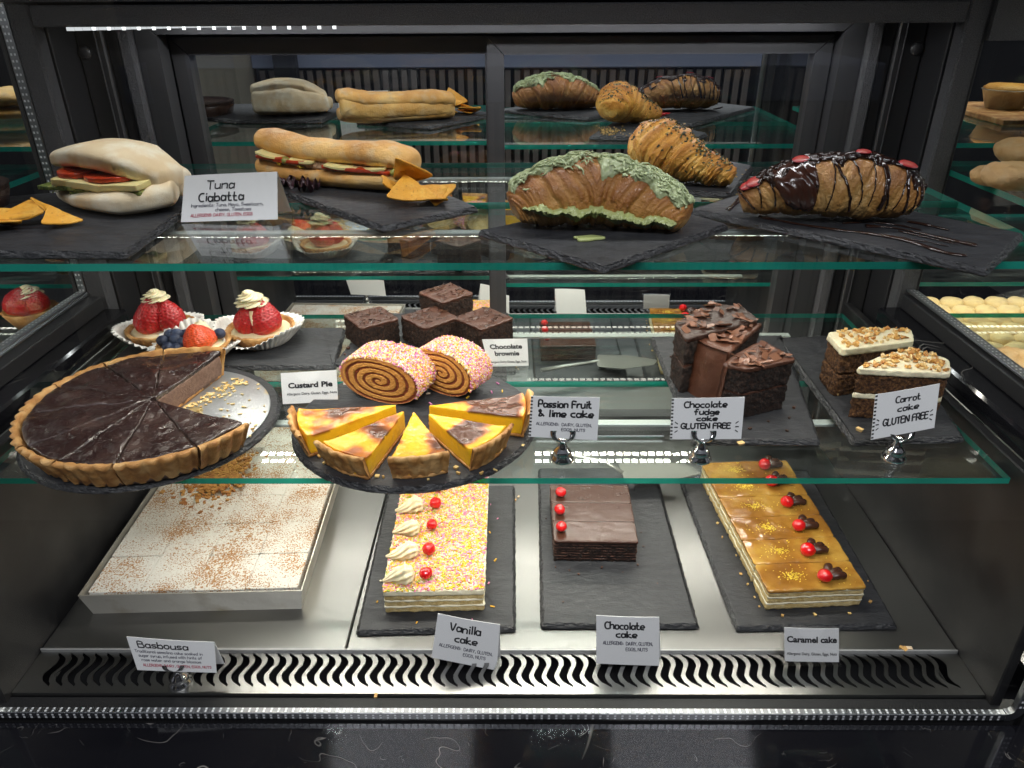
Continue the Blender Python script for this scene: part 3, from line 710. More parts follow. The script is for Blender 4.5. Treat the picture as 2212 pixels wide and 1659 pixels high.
def shell(name,c,L,R,ang,parent,mat,seed=0,ribs=9):
    """piped shell lying down: ribbed, fat at one end, pulled to a tail at the other"""
    ns,n=34,54; s=np.linspace(0,1,ns); a=np.linspace(0,2*PI,n,endpoint=False)
    rad=R*np.interp(s,[0,.08,.25,.5,.8,1],[.15,.75,1.0,.82,.42,.10])
    V=np.zeros((ns,n,3))
    for k in range(ns):
        tw=1.4*s[k]; rr=rad[k]*(1+.13*np.cos(ribs*(a+tw)))*(1+.05*math.sin(s[k]*26))
        x=(s[k]-.3)*L; y=rr*np.cos(a)+.12*R*math.sin(s[k]*7+seed); z=rr*np.sin(a)*.95+R*.78*np.interp(s[k],[0,.3,1],[.8,1,.3])
        V[k]=np.stack([np.full(n,x),y,np.maximum(z,0)],-1)
    V=V.reshape(-1,3); V=rotz(V,ang)+np.array(c)
    F=gridF(ns,n,False,True)[:, ::-1].tolist(); F.append(list(range(n))); F.append([(ns-1)*n+k for k in range(n)][::-1])
    return part(name,V,F,mat,parent)
def ball(name,c,r,parent,mat,sq=1.0,seed=0,am=.03,n=26):
    t=np.linspace(-PI/2,PI/2,18); pr=[(max(r*math.cos(x),0.0 if abs(x)>1.57 else 0),r*sq*math.sin(x)) for x in t]
    V,F=lathe(pr,c,n); d=V-np.array(c); V=V+d*(noise(V,1.3/r,seed,2)*am)[:,None]
    return part(name,V,F,mat,parent)
def strawberry(name,c,R,H,parent,ax=(0,0,1),seed=0,cut=None,orange=False):
    H=H*1.18; ns,n=70,96; t=np.linspace(0,1,ns); a=np.linspace(0,2*PI,n,endpoint=False)
    rad=R*np.interp(t,[0,.05,.2,.4,.65,.85,.95,1],[.35,.75,.98,1,.80,.48,.25,.02])
    V=np.stack([rad[:,None]*np.cos(a),rad[:,None]*np.sin(a),np.repeat((t*H)[:,None],n,1)],-1).reshape(-1,3)
    V+= (noise(V,40,seed,2)*.0013)[:,None]
    # seed pits on a staggered lattice
    Tm=np.repeat(t[:,None],n,1).ravel(); Am=np.tile(a,ns)
    row=np.round(Tm*13); kk=np.maximum(5,np.round(20*np.sin(np.clip(row/13,.05,.95)*PI*.85+.35))); ph=(Am/(2*PI)*kk+.5*(row%2)); d2=((Tm*13-row)*1.4)**2+((ph-np.round(ph))*2.0)**2
    pit=np.exp(-d2*8); nn=V.copy(); nn[:,2]*=.25; nn/=np.linalg.norm(nn,axis=1)[:,None]+1e-9
    V=V-nn*(pit*.0013)[:,None]
    redA,redB=((.55,.010,.012),(.30,.004,.010)) if not orange else ((.72,.10,.02),(.58,.035,.012))
    col=ramp(.5+.5*noise(V,60,seed+3,2)+.3*Tm-.15,[(0,redA),(1,redB)])
    col=col*(1-pit[:,None]*.62)+np.array((.55,.28,.03))*pit[:,None]*np.clip(pit[:,None]*3-2.2,0,1)*.5
    pale=np.clip((.10-Tm)/.10,0,1)[:,None]; col=col*(1-pale)+np.array((.75,.30,.12))*pale
    z=np.array(ax,float); z/=np.linalg.norm(z); x=np.cross(z,(0,1,0.01)); x/=np.linalg.norm(x); y=np.cross(z,x)
    W=np.array(c)+V[:,:1]*x+V[:,1:2]*y+V[:,2:]*z
    F=gridF(ns,n,False,True).tolist(); F.append(list(range(n))); F.append([(ns-1)*n+k for k in range(n)][::-1])
    # orientation depends on the frame's handedness
    if np.dot(np.cross(x,y),z)>0: F=[f[::-1] for f in F]
    return part(name,W,F,m_straw,parent,True,col)
def nacho(label,c,R,ang,tilt,roll,seed=0,group='tortilla chips'):
    R=R*1.32
    O=dense([(R*math.cos(a),R*math.sin(a)*.92) for a in (PI/2,PI/2+2.1,PI/2-2.1)],.0016,R*.16)
    R=R*1.0; V,F=solid(O,0,.0017,3,9,.0006,(.0006,150),(.0005,120),seed=seed)
    V[:,2]+=(V[:,0]**2*7-V[:,1]**2*4)*1.0+noise(V,60,seed,2)*.0014
    o=part('tortilla_chip',V,F,m_nacho); o.location=c; o.rotation_euler=(tilt,roll,ang)
    return tag(o,label,'tortilla chip',group)

# ================================================================ TOP SHELF
zs=ZT+.0072
# ---- ciabatta
ci=thing('ciabatta_sandwich','white flour dusted ciabatta filled with tomato, cheese and pesto','sandwich',(-.42,.775,zs))
flour=[(0,(.62,.42,.20)),(.45,(.78,.60,.36)),(1,(.86,.75,.53))]
def tw_top(V,s,ph):
    V[...,2]+=.004*np.sin(s*PI)[:,None]; return V
ca=at(140,398,zs+.018); cb_=at(405,432,zs+.018)
L0=np.array([-.478,.800,0]); L1=np.array([-.350,.766,0]); mid=(L0+L1)/2
bread('bottom_bread',[L0+(0,.000,zs+.011),L0*.66+L1*.34+(0,-.012,zs+.011),mid*.6+L1*.4+(0,-.018,zs+.013),L1+(0,.0,zs+.017)],[.020,.038,.042,.022],[.0075,.0105,.014,.0115],ci,flour,zs,mat=m_floury,seed=3,sq=2.8,browns=.2)
bread('top_bread',[L0+(0,.004,zs+.044),L0*.66+L1*.34+(0,.000,zs+.0505),L0*.3+L1*.7+(0,-.002,zs+.045),L1+(0,.0,zs+.027)],[.023,.035,.037,.020],[.0085,.0120,.0130,.0095],ci,flour,zs,mat=m_floury,amp=.0008,seed=5,sq=3.2,browns=.2)
def leafstack(parent,p,L,W,th,mat,name,ang=0,seed=0,zt=0,round_=False):
    if round_:
        O=[(L/2*math.cos(a),W/2*math.sin(a)) for a in np.linspace(0,2*PI,40,endpoint=False)]
    else: O=dense([(-L/2,-W/2),(L/2,-W/2),(L/2,W/2),(-L/2,W/2)],.0015,.002)
    V,F=solid(O,0,th,4,4,min(.001,th*.3),(.0005,150),(.0006,80),seed=seed)
    V[:,2]+=zt*V[:,0]+noise(V,35,seed,1)*.0008
    V=rotz(V,ang)+np.array(p); return part(name,V,F,mat,parent)
a_c=math.atan2(L1[1]-L0[1],L1[0]-L0[0])
bread('bread_hinge',[L0+(.006,.022,zs+.026),mid+(.010,.030,zs+.028),L1+(.004,.016,zs+.020)],[.012,.014,.010],[.018,.022,.014],ci,flour,zs,mat=m_floury,seed=8,sq=2.3,browns=.2)
def cpos(t,d,z): return L0*(1-t)+L1*t+np.array([math.sin(a_c)*d,-math.cos(a_c)*d,zs+z])
leafstack(ci,cpos(.42,.020,.0225),.105,.055,.004,m_pesto,'pesto',a_c,1,.03)
leafstack(ci,cpos(.62,.016,.0195),.085,.060,.004,m_pesto,'pesto',a_c,8,.05)
leafstack(ci,cpos(.30,.024,.0255),.040,.045,.0065,m_mozz,'cheese_slice',a_c+.2,2,-.05)
leafstack(ci,cpos(.47,.029,.0235),.045,.040,.007,m_mozz,'cheese_slice',a_c-.1,3,-.03)
leafstack(ci,cpos(.74,.027,.0245),.052,.045,.006,m_mozz,'cheese_slice',a_c+.05,4,.06)
leafstack(ci,cpos(.27,.021,.0325),.038,.045,.005,m_tomato,'tomato_slice',a_c,5,-.05,True)
leafstack(ci,cpos(.58,.025,.031),.055,.045,.0045,m_tomato,'tomato_slice',a_c,6,.02,True)
mb=MB(); r=np.random.default_rng(3); P=[];
for k in range(130):
    t=r.uniform(.08,.9); P.append(cpos(t,r.uniform(.020,.041),.0235-.008*r.random()+.004*t))
scatter_bits(mb,P,[(0,-.4,1)]*130,(.0035,.002,.0008),[(.03,.07,.008),(.08,.14,.02),(.25,.3,.06)],seed=4)
mb.out('herb_flecks',m_food,ci,kind='stuff')
# ---- baguette
bg_=thing('baguette_sandwich','long crusty baguette filled with cheese, tuna, peppers and an olive','sandwich',(-.21,.87,zs))
A=at(548,392,zs+.006); B=at(905,412,zs+.010); A=np.array([A[0]-.004,.900,0]); B=np.array([B[0]-.006,.833,0])
gold=[(0,(.46,.20,.04)),(.35,(.68,.35,.085)),(.7,(.80,.50,.17)),(1,(.86,.64,.34))]
def bp(t,d,z):
    n=np.array([-(B-A)[1],(B-A)[0],0]); n/=np.linalg.norm(n); return A*(1-t)+B*t-n*d+np.array([0,0,zs+z])
ctrl=[0,.12,.3,.5,.7,.88,1]
bread('bottom_bread',[bp(t,.003,z) for t,z in zip(ctrl,(.017,.013,.011,.010,.0105,.012,.014))],[.014,.020,.023,.024,.024,.024,.014],[.010,.012,.012,.0115,.0115,.012,.012],bg_,gold,zs,seed=11,sq=2.2,browns=-.5,amp=.0012)
bread('top_bread',[bp(t,-.003,z) for t,z in zip(ctrl,(.045,.043,.0375,.0355,.0365,.0345,.030))],[.015,.020,.023,.022,.024,.024,.014],[.010,.0135,.0125,.0120,.0140,.0135,.011],bg_,gold,zs,seed=12,sq=2.1,browns=-.6,amp=.0028,sc=42,ns=150)
ba=math.atan2((B-A)[1],(B-A)[0])
bread('bread_hinge',[bp(t,-.0135,z) for t,z in zip((.02,.3,.6,.97),(.030,.024,.0225,.021))],[.008,.0115,.0125,.009],[.018,.017,.017,.013],bg_,gold,zs,seed=14,sq=2.2,browns=-.5,amp=.002)
V,F=tube([bp(t,.008,z) for t,z in zip(np.linspace(.06,.92,40),np.interp(np.linspace(.06,.92,40),[0,.2,.5,1],[.030,.0255,.0205,.0205]))],.013,14,.42)
V=V+(noise(V,160,3,3)*.0022)[:,None]; part('tuna_filling',V,F,m_tuna,bg_)
for k,(t0,t1) in enumerate(((.07,.42),(.50,.86))):
    ts=np.linspace(t0,t1,24); V=[]
    for t in ts:
        zz=np.interp(t,[0,.2,.45,1],[.037,.0325,.0265,.0255]); f=(t-t0)/(t1-t0); ex=.0265-.004*f+.0025*math.sin(f*9)
        for d,z in((ex,zz-.0014-.003*math.sin(f*PI)),(ex,zz+.0008-.003*math.sin(f*PI)),(-.010,zz+.0022),(-.010,zz+.0002)): V.append(bp(t,d,z))
    Fq=gridF(24,4,False,True).tolist(); Fq.append([0,1,2,3]); Fq.append([95,94,93,92])
    part('cheese_slice',V,Fq,m_mozz,bg_,False)
for k,(t,z) in enumerate(((.16,.030),(.27,.0275),(.58,.0235),(.66,.0225),(.79,.0225))):
    leafstack(bg_,bp(t,.014,z-.002),.042,.022,.0035,m_tomato,'red_pepper_slice',ba,30+k,-.03)
for t,z in ((.245,.0275),(.915,.0225)):
    ball('olive',bp(t,.021,z),.0052,bg_,m_olive,.8,am=.04)
mb=MB()
for k in range(10): 
    t=(.19,.2,.215,.33,.34,.345,.325,.205,.335,.35)[k]; V,F=lathe([(0,-.0012),(.0016,-.0006),(.002,.0006),(0,.0016)],bp(t,.0205+.001*(k%3),.0235-.001*(k%2)-.012*(t-.2)),7); mb.add(V,F)
mb.out('sweetcorn_kernels',m_corn,bg_,True)
# lettuce beside it
sal=thing('salad_garnish','dark red and green salad leaves left of the baguette','salad',(-.27,.835,zs))
r=np.random.default_rng(5)
for k in range(5):
    u=(655,668,640,628,690)[k]; v=(402,412,398,404,395)[k]; c=at(u,v,zs); n=14
    g=np.stack(np.meshgrid(np.linspace(-1,1,n),np.linspace(-1,1,n),indexing='ij'),-1).reshape(-1,2); a=k*1.3
    V=np.stack([g[:,0]*.012,g[:,1]*.009,np.zeros(len(g))],-1); V[:,2]=.006+.0045*np.sin(g[:,0]*6+k)*(.4+abs(g[:,1]))+.003*np.cos(g[:,1]*7+k)
    part('leaf',rotz(V,a)+c,gridF(n,n),m_salad if k in(0,1,3) else m_green,sal)
# chips
cc=at(898,436,zs)
for k,(dx,dy,dz,R,an,ti,ro,lb) in enumerate(((.000,-.010,.011,.019,.35,.50,.1,'large tortilla chip lying flat at the front of the right hand pile'),
   (-.004,.012,.022,.017,2.8,.85,.15,'tortilla chip standing up against the end of the baguette'),
   (.020,.004,.006,.016,1.1,.30,-.3,'tortilla chip pointing right, middle of the pile by the baguette'),
   (.016,-.006,.003,.016,2.0,.12,.1,'lowest tortilla chip under the pile by the baguette'),
   (-.016,.004,.012,.016,.8,.45,.45,'tortilla chip pointing left in the pile by the baguette'))):
    nacho(lb,(cc[0]+dx*1.25-.004,cc[1]+dy*1.2,zs+dz*1.25),R*1.30,an,ti,ro,k)
cc=at(62,492,zs)
for k,(dx,dy,dz,R,an,ti,ro,lb) in enumerate(((.028,.004,.008,.017,.9,.45,.15,'tortilla chip pointing right in front of the ciabatta'),
   (-.006,.010,.012,.020,.2,.35,-.1,'folded tortilla chip on top of the left hand pile'),
   (-.020,-.010,.006,.019,2.6,.30,.2,'tortilla chip lying flat at the far left edge'),
   (.006,.024,.012,.014,1.7,.7,.2,'small curled tortilla chip behind the left hand pile'),
   (-.034,.004,.010,.018,1.2,.30,-.2,'tortilla chip cut off by the left edge of the view'))):
    nacho(lb,(cc[0]+dx,cc[1]+dy,zs+dz),R,an,ti,ro,20+k)
# ---- pistachio croissant
brown=[(0,(.66,.38,.13)),(.3,(.50,.24,.06)),(.65,(.36,.14,.032)),(1,(.22,.075,.02))]
pc=thing('pistachio_croissant','large brown croissant topped and filled with pale green pistachio cream','croissant',(.075,.70,zs))
cP=[(-.006,.684,zs+.018),(.012,.688,zs+.024),(.042,.691,zs+.030),(.072,.692,zs+.032),(.104,.686,zs+.028),(.132,.676,zs+.021),(.153,.662,zs+.014)]
o,surf=croissant(cP,[.014,.026,.0320,.0345,.031,.024,.012],pc,zs,K=3.2,seed=2,cols=brown,tilt=.9,amp=.15,crisp=.0016)
for k,(a,b,off) in enumerate(((.05,.46,.22),(.50,.97,-.18))):
    coat('cream_topping',surf,a,b,lambda q,off=off:PI/2+off,lambda q:.62,.0026,m_pist,pc,3+k,rib=.6)
r=np.random.default_rng(8); mb=MB()
# surface angle: phi=pi/2 top, phi measured so that sin>0 is up; the camera side is the +cos side when the path runs left to right
for k in range(330):
    s0=r.uniform(.06,.95); p0=PI/2+r.normal(0,.34)+(.15 if s0<.5 else -.1)
    if s0>.45 and s0<.52 and abs(p0-PI/2)>.2: continue
    m=8; ss=np.clip(s0+np.cumsum(r.normal(.006,.006,m)),.02,.98); pp=np.clip(p0,PI/2-.75,PI/2+.75)+np.cumsum(r.normal(0,.05,m))
    X,_=surf(ss,pp,.0018+.0016*r.random()); X[:,2]+=.0010*np.sin(np.linspace(0,3,m)); V,F=tube(spline(X,12),np.interp(np.linspace(0,1,12),[0,.3,1],[.0007,.0015,.0003])*r.uniform(.7,1.2),6,.7)
    mb.add(V,F)
mb.out('cream_shreds',m_pist,pc,True)
for s0,pr,L in ((.16,2.6,.09),(.62,.75,.07),(.86,.72,.05),(.30,2.3,.05)):
    pass
coat('cream_filling',surf,.07,.975,lambda q:-.02-.42*min(1,max(0,(q-.08)*2.6))+.07*math.sin(q*15)+.25*max(0,q-.75)*2,lambda q:.09+.15*q+.05*math.sin(q*40),.0048,m_pistg,pc,21,ns=120,na=40,sc=22,ragged=.55,rib=.25)
c=at(1270,517,zs)
V,F=solid([(c[0]+(.013+.003*math.sin(3*a+1))*math.cos(a),c[1]+(.007+.002*math.sin(2*a))*math.sin(a)) for a in np.linspace(0,2*PI,40,endpoint=False)],zs+.0002,zs+.0022,3,4,.001,(.0006,120),(.0003,80))
tag(part('cream_spot',V,F,m_pistg),'small spot of green pistachio cream dropped on the slate','cream spot')
# ---- golden seeded croissant
golds=[(0,(.93,.64,.20)),(.35,(.82,.44,.08)),(.7,(.64,.27,.04)),(1,(.40,.14,.02))]
gc=thing('golden_croissant','golden flaky croissant with herbs and seeds standing behind the others','croissant',(.19,.90,zs))
cP=[(.150,.918,zs+.028),(.154,.902,zs+.033),(.164,.884,zs+.036),(.182,.872,zs+.031),(.204,.860,zs+.022),(.225,.849,zs+.016),(.242,.842,zs+.011)]
o,surf=croissant(cP,[.014,.027,.033,.030,.021,.016,.009],gc,zs,K=5.5,seed=9,cols=golds,tilt=.9,amp=.16,crisp=.0022,centre=.30,sq=.98)
mb=MB(); n=520; ss=r.uniform(.05,.93,n); pp=PI/2+r.normal(0,.55,n); X,nn=surf(ss,pp,.0006)
scatter_bits(mb,X,nn,(.0024,.0015,.0009),[(.03,.04,.012),(.06,.07,.02),(.45,.30,.10),(.02,.02,.01)],seed=2); mb.out('herbs_and_seeds',m_food,gc,kind='stuff')
mb=MB(); n=170; P=[(.150+abs(r.normal(0,.02))-.02,.955+r.normal(0,.022),zs+.0008) for _ in range(n)]+[(.235+r.normal(0,.025),.90+r.normal(0,.03),zs+.0008) for _ in range(60)]
scatter_bits(mb,P,[(0,0,1)]*len(P),(.0024,.0018,.001),[(.62,.40,.12),(.75,.5,.2),(.05,.05,.02)],seed=6)
tag(mb.out('crumbs',m_food,None,False),'golden seeds and crumbs scattered beside the seeded croissant','crumbs',kind='stuff')
# ---- chocolate croissant
tan=[(0,(.66,.42,.17)),(.35,(.55,.30,.09)),(.7,(.40,.18,.045)),(1,(.25,.095,.025))]
hc=thing('chocolate_croissant','plump croissant drizzled with dark chocolate and strawberry slices','croissant',(.30,.72,zs))
cP=[(.216,.722,zs+.014),(.234,.718,zs+.021),(.262,.714,zs+.029),(.296,.710,zs+.032),(.330,.706,zs+.031),(.356,.701,zs+.026),(.374,.697,zs+.020)]
o,surf=croissant(cP,[.011,.019,.028,.032,.032,.026,.014],hc,zs,K=2.6,seed=4,cols=tan,tilt=.8,amp=.12,crisp=.0011)
mb=MB(); r=np.random.default_rng(12)
for s0,wd in ((.06,.0012),(.12,.001),(.19,.0012),(.44,.0008),(.50,.0015),(.54,.0009),(.60,.0007),(.66,.0026),(.70,.0012),(.77,.0008),(.83,.0016),(.89,.0010),(.94,.0018)):
    a=np.linspace(1.9,-.35-.35*r.random(),22); ss=np.clip(s0+.03*np.sin(a*1.3+r.random()*3)-.04*(a-1.2)*.5,.01,.99)
    X,_=surf(ss,a%(2*PI),.0006); V,F=tube(spline(X,40),np.interp(np.linspace(0,1,40),[0,.5,1],[wd*1.3,wd,wd*.8]),7,.8); mb.add(V,F)
    a=np.linspace(1.2,3.4,20); X,_=surf(np.clip(s0+.02*np.sin(a*2),.01,.99)+0*a,a,.0006); V,F=tube(spline(X,30),wd,6,.8); mb.add(V,F)
for k in range(90):   # spread on top
    s0=r.uniform(.03,.95); p0=PI/2+r.normal(-.05,.30); m=7; ss=np.clip(s0+np.cumsum(r.normal(.006,.006,m)),.01,.99)
    X,_=surf(ss,p0+np.cumsum(r.normal(0,.05,m)),.0010); V,F=tube(spline(X,12),np.interp(np.linspace(0,1,12),[0,.4,1],[.0012,.0034,.001]),7,.6); mb.add(V,F)
mb.out('chocolate_drizzle',m_choc,hc,True)
mgl=M('glossy_chocolate',(.05,.017,.010),.2,coat=.5)
coat('chocolate_pool',surf,.24,.42,lambda q:.52-(q-.33)*3.0+.12*math.sin(q*60),lambda q:1.25*math.sqrt(max(.02,1-((q-.33)/.10)**2)),.0022,mgl,hc,5,ns=50,ragged=.16,sc=14)
coat('chocolate_coat',surf,.03,.97,lambda q:PI/2-.12+.15*math.sin(q*20),lambda q:.42+.15*math.sin(q*31),.0020,m_choc,hc,6,ns=110,ragged=.6,sc=24)
for s0,p0,w_ in ((.10,1.05,.009),(.15,1.10,.012),(.36,1.25,.011),(.60,1.45,.010),(.80,1.35,.013)):
    X,nn=surf(np.array([s0]),np.array([p0]),.0030); n0=nn[0]; c=X[0]; t1=np.cross(n0,(0,1,.2)); t1/=np.linalg.norm(t1); t2=np.cross(n0,t1)
    a=np.linspace(0,2*PI,22,endpoint=False); V=[c+n0*.0004]+[c+n0*.0008+(t1*math.cos(x)*w_*.62+t2*math.sin(x)*w_*.5) for x in a]+[c+(t1*math.cos(x)*w_*.72+t2*math.sin(x)*w_*.55) for x in a]
    F=[(0,k+1,(k+1)%22+1) for k in range(22)]+[(k+1,k+23,(k+1)%22+23,(k+1)%22+1) for k in range(22)]
    col=np.array([(.55,.16,.12)]+[(.42,.025,.03)]*22+[(.22,.006,.012)]*22); part('strawberry_slice',V,F,m_straw,hc,True,col)
SLB=('left strawberry slice on the slate behind the chocolate croissant, seen in the mirror','middle strawberry slice on the slate behind the chocolate croissant, seen in the mirror','right strawberry slice on the slate behind the chocolate croissant, seen in the mirror')
for k,(x,y) in enumerate(((.246,.775),(.257,.780),(.266,.772))):
    V,F=solid([(x+.008*math.cos(a),y+.005*math.sin(a)) for a in np.linspace(0,2*PI,18,endpoint=False)],zs+.0003+.001*k,zs+.0022+.001*k,3,3,.0006)
    tag(part('strawberry_slice',V,F,m_straw,None,True,np.tile((.45,.02,.03),(len(V),1))),SLB[k],'strawberry slice','strawberry slices on the slate behind the chocolate croissant')
# chocolate smears on the slate
mb=MB()
def smear(pts,w0,w1):
    P=[at(u,v,zs+.0006) for u,v in pts]; X=spline(P,40); V,F=tube(X,1.7*np.interp(np.linspace(0,1,40),[0,.2,.9,1],[w1,w0,w1,w1*.5])*(1+.6*noise(X,140,3,2)),7,.35); mb.add(V,F)
for pts,a,b in (([(1640,468),(1720,483),(1800,495),(1880,505),(1960,520),(2040,545),(2088,552)],.0011,.0022),([(1870,488),(1930,492),(2000,506),(2060,520),(2110,530)],.001,.0024),
    ([(1960,478),(2000,485),(2050,497)],.0018,.0014),([(1820,482),(1880,480),(1940,486),(1990,497)],.0010,.0008),([(1900,505),(1990,520),(2050,532)],.0007,.0005),([(1940,498),(2000,512),(2070,528)],.0009,.0006),
    ([(1575,455),(1600,425),(1628,418),(1648,450),(1658,468)],.0010,.0008),([(1590,430),(1625,448),(1655,462)],.0009,.0008),([(1568,452),(1590,440),(1612,421)],.0008,.0006)): smear(pts,a,b)
tag(mb.out('chocolate_smear',m_choc,None,True),'dark chocolate sauce smeared in streaks across the long slate','chocolate sauce',kind='stuff')

# ================================================================ MIDDLE SHELF
zm=ZM+.0072
# ---- chocolate tart
tc_=(-.390,.692); TR=.131; TH=.030; zt=zm+.0022
bd=part('cake_board',*lathe([(.118,0),(.119,.0006),(.119,.0016),(.118,.002)],(-.397,.704,zm),72),m_board); tag(bd,'round silver board with pastry crumbs showing where the tart is cut','cake board')
tart=thing('chocolate_tart','big chocolate tart with fluted crust cut into slices, one section gone','tart',(*tc_,zt))
def angp(u,v):
    p=at(u,v,zt+TH); return math.atan2(p[1]-tc_[1],p[0]-tc_[0])%(2*PI)
cuts=sorted([angp(352,764),angp(225,787),angp(135,834),angp(57,889),angp(90,950),angp(160,972),angp(252,992),angp(410,949),angp(536,915)])
st=angp(483,757)
A_=[st]+[c for c in cuts if c>st+.1]
A_=sorted(A_)
for k in range(len(A_)-1):
    a0,a1=A_[k]+.009,A_[k+1]-.009
    sl=part('slice',*solid(dense(sector(tc_,TR-.013,a0,a1,24,.0035),.0032),zt+.001,zt+TH-.005,6,3,.001,(.0006,500),(.0004,200),seed=k),m_mousse,tart)
    O=dense(sector(tc_,TR-.0085,a0,a1,24,.0035),.0018,.002)
    V,F=solid(O,zt+TH-.0055,zt+TH-.0004,4,30,.0016,(.0008,200),(.0024,75),seed=40+k,off=lambda t:-.0006*(1-t),center=(tc_[0]+.55*TR*math.cos((a0+a1)/2),tc_[1]+.55*TR*math.sin((a0+a1)/2)))
    V[:,2]+=.0030*noise(V*np.array([1,1,0]),28,77,2)
    part('chocolate_top',V,F,m_ganache,sl)
    crust_ring(tc_,TR,a0,a1,zt,TH+.0012,.006,m_crust,sl,flutes=56,taper=.014,seed=k,amp=.0042)
    part('crust_base',*solid(dense(sector(tc_,TR-.018,a0,a1,24,.002),.005),zt+.0,zt+.0035,3,2,.0006,(.0012,300)),m_crust,sl)
mb=MB(); r=np.random.default_rng(4); P=[]
for k in range(170):
    a=r.uniform(-.3,1.15); q=r.uniform(.02,.117)
    if r.random()<.6: a=1.02+r.normal(0,.07)
    P.append((tc_[0]+q*math.cos(a),tc_[1]+q*math.sin(a)+.004,zt+.0006))
scatter_bits(mb,P,[(0,0,1)]*len(P),(.0035,.0022,.0012),[(.72,.52,.22),(.62,.40,.14),(.75,.6,.32)],seed=9)
for u,v in((532,925-64),(600,0),(590,862)): pass
tag(mb.out('crumbs',m_food,None,False),'yellow pastry crumbs left on the silver board','crumbs',kind='stuff')
# ---- custard slices
def cust(label,tip,a,L,W,seed,burn):
    """tip point, direction, length, width at the rim"""
    half=math.asin(min(.9,W/2/L)); th=thing('custard_slice',label,'custard tart slice',(tip[0],tip[1],zm),'slices of custard tart')
    c=tip; H=.027; R=L
    O=dense(sector(c,R-.004,a-half,a+half,20,.004),.0018,.0012)
    V,F=solid(O,zm+.002,zm+H-.0035,8,18,.0012,(.0006,260),(.0013,80),seed=seed)
    d=V[:,:2]-np.array(c); rad=np.linalg.norm(d,axis=1)/R; ang=np.arctan2(d[:,1],d[:,0])-a; ang=(ang+PI)%(2*PI)-PI
    V[:,2]+=np.where(V[:,2]>zm+H*.8,.0024*np.clip((rad-.80)/.2,0,1)**2*1.6+.0008*noise(V,50,seed,2),0)
    x=rad; topm=(V[:,2]>zm+H-.0048)
    n1=noise(np.concatenate([V[:,:2],np.zeros((len(V),1))],1),38,seed+3,3)*.9+.5
    b=n1+burn(x,ang/half)
    col=ramp(b,[(0,(.82,.49,.020)),(.40,(.82,.40,.016)),(.52,(.66,.22,.015)),(.66,(.32,.085,.012)),(.9,(.095,.030,.012))])
    col[~topm]=(.84,.50,.022)
    V,F2=V,F
    part('custard',V,F2,m_food_gloss,th,True,col)
    crust_ring(c,R+.0045,a-half-.004,a+half+.004,zm,H+.002,.0042,m_crust,th,flutes=54,taper=.009,seed=seed,amp=.0026)
    part('crust_base',*solid(dense(sector(c,R-.004,a-half,a+half,16,.003),.0025),zm,zm+.0032,3,2,.0006,(.0014,300),off=lambda t:.0008),m_crust,th)
def dirn(p,q): return math.atan2(q[1]-p[1],q[0]-p[0])
zc=zm+.027
def cpx(lb,tip,l,r_,seed,burn):
    t=at(*tip,zc)[:2]; p=at(*l,zc)[:2]; q=at(*r_,zc)[:2]; m=(p+q)/2
    L=(np.linalg.norm(p-t)+np.linalg.norm(q-t))/2-.004; cust(lb,tuple(t),dirn(t,m),L,np.linalg.norm(p-q)*.90,seed,burn)
cpx('leftmost custard slice with a caramel brown patch along its middle',(862,868),(618,880),(658,944),1,lambda x,a:-.26+.50*np.exp(-((x-.62)/.26)**2)*(a>-.9))
cpx('second custard slice from the left with a broad brown burnt band',(876,878),(672,958),(793,992),2,lambda x,a:-.32+.80*np.exp(-((x-.52)/.17)**2))
cpx('narrow custard slice in the middle with its crust towards the front',(893,880),(836,986),(975,984),3,lambda x,a:-.16+.42*np.exp(-((x-.75)/.16)**2)*np.abs(a)+.12*x)
cpx('second custard slice from the right with a dark burnt top',(920,885),(1006,968),(1126,924),4,lambda x,a:-.32+1.05*np.exp(-((x-.66)/.22)**4))
cpx('rightmost custard slice with the darkest chocolate brown top',(918,870),(1138,900),(1150,842),5,lambda x,a:-.30+1.15*np.exp(-((x-.68)/.24)**4))
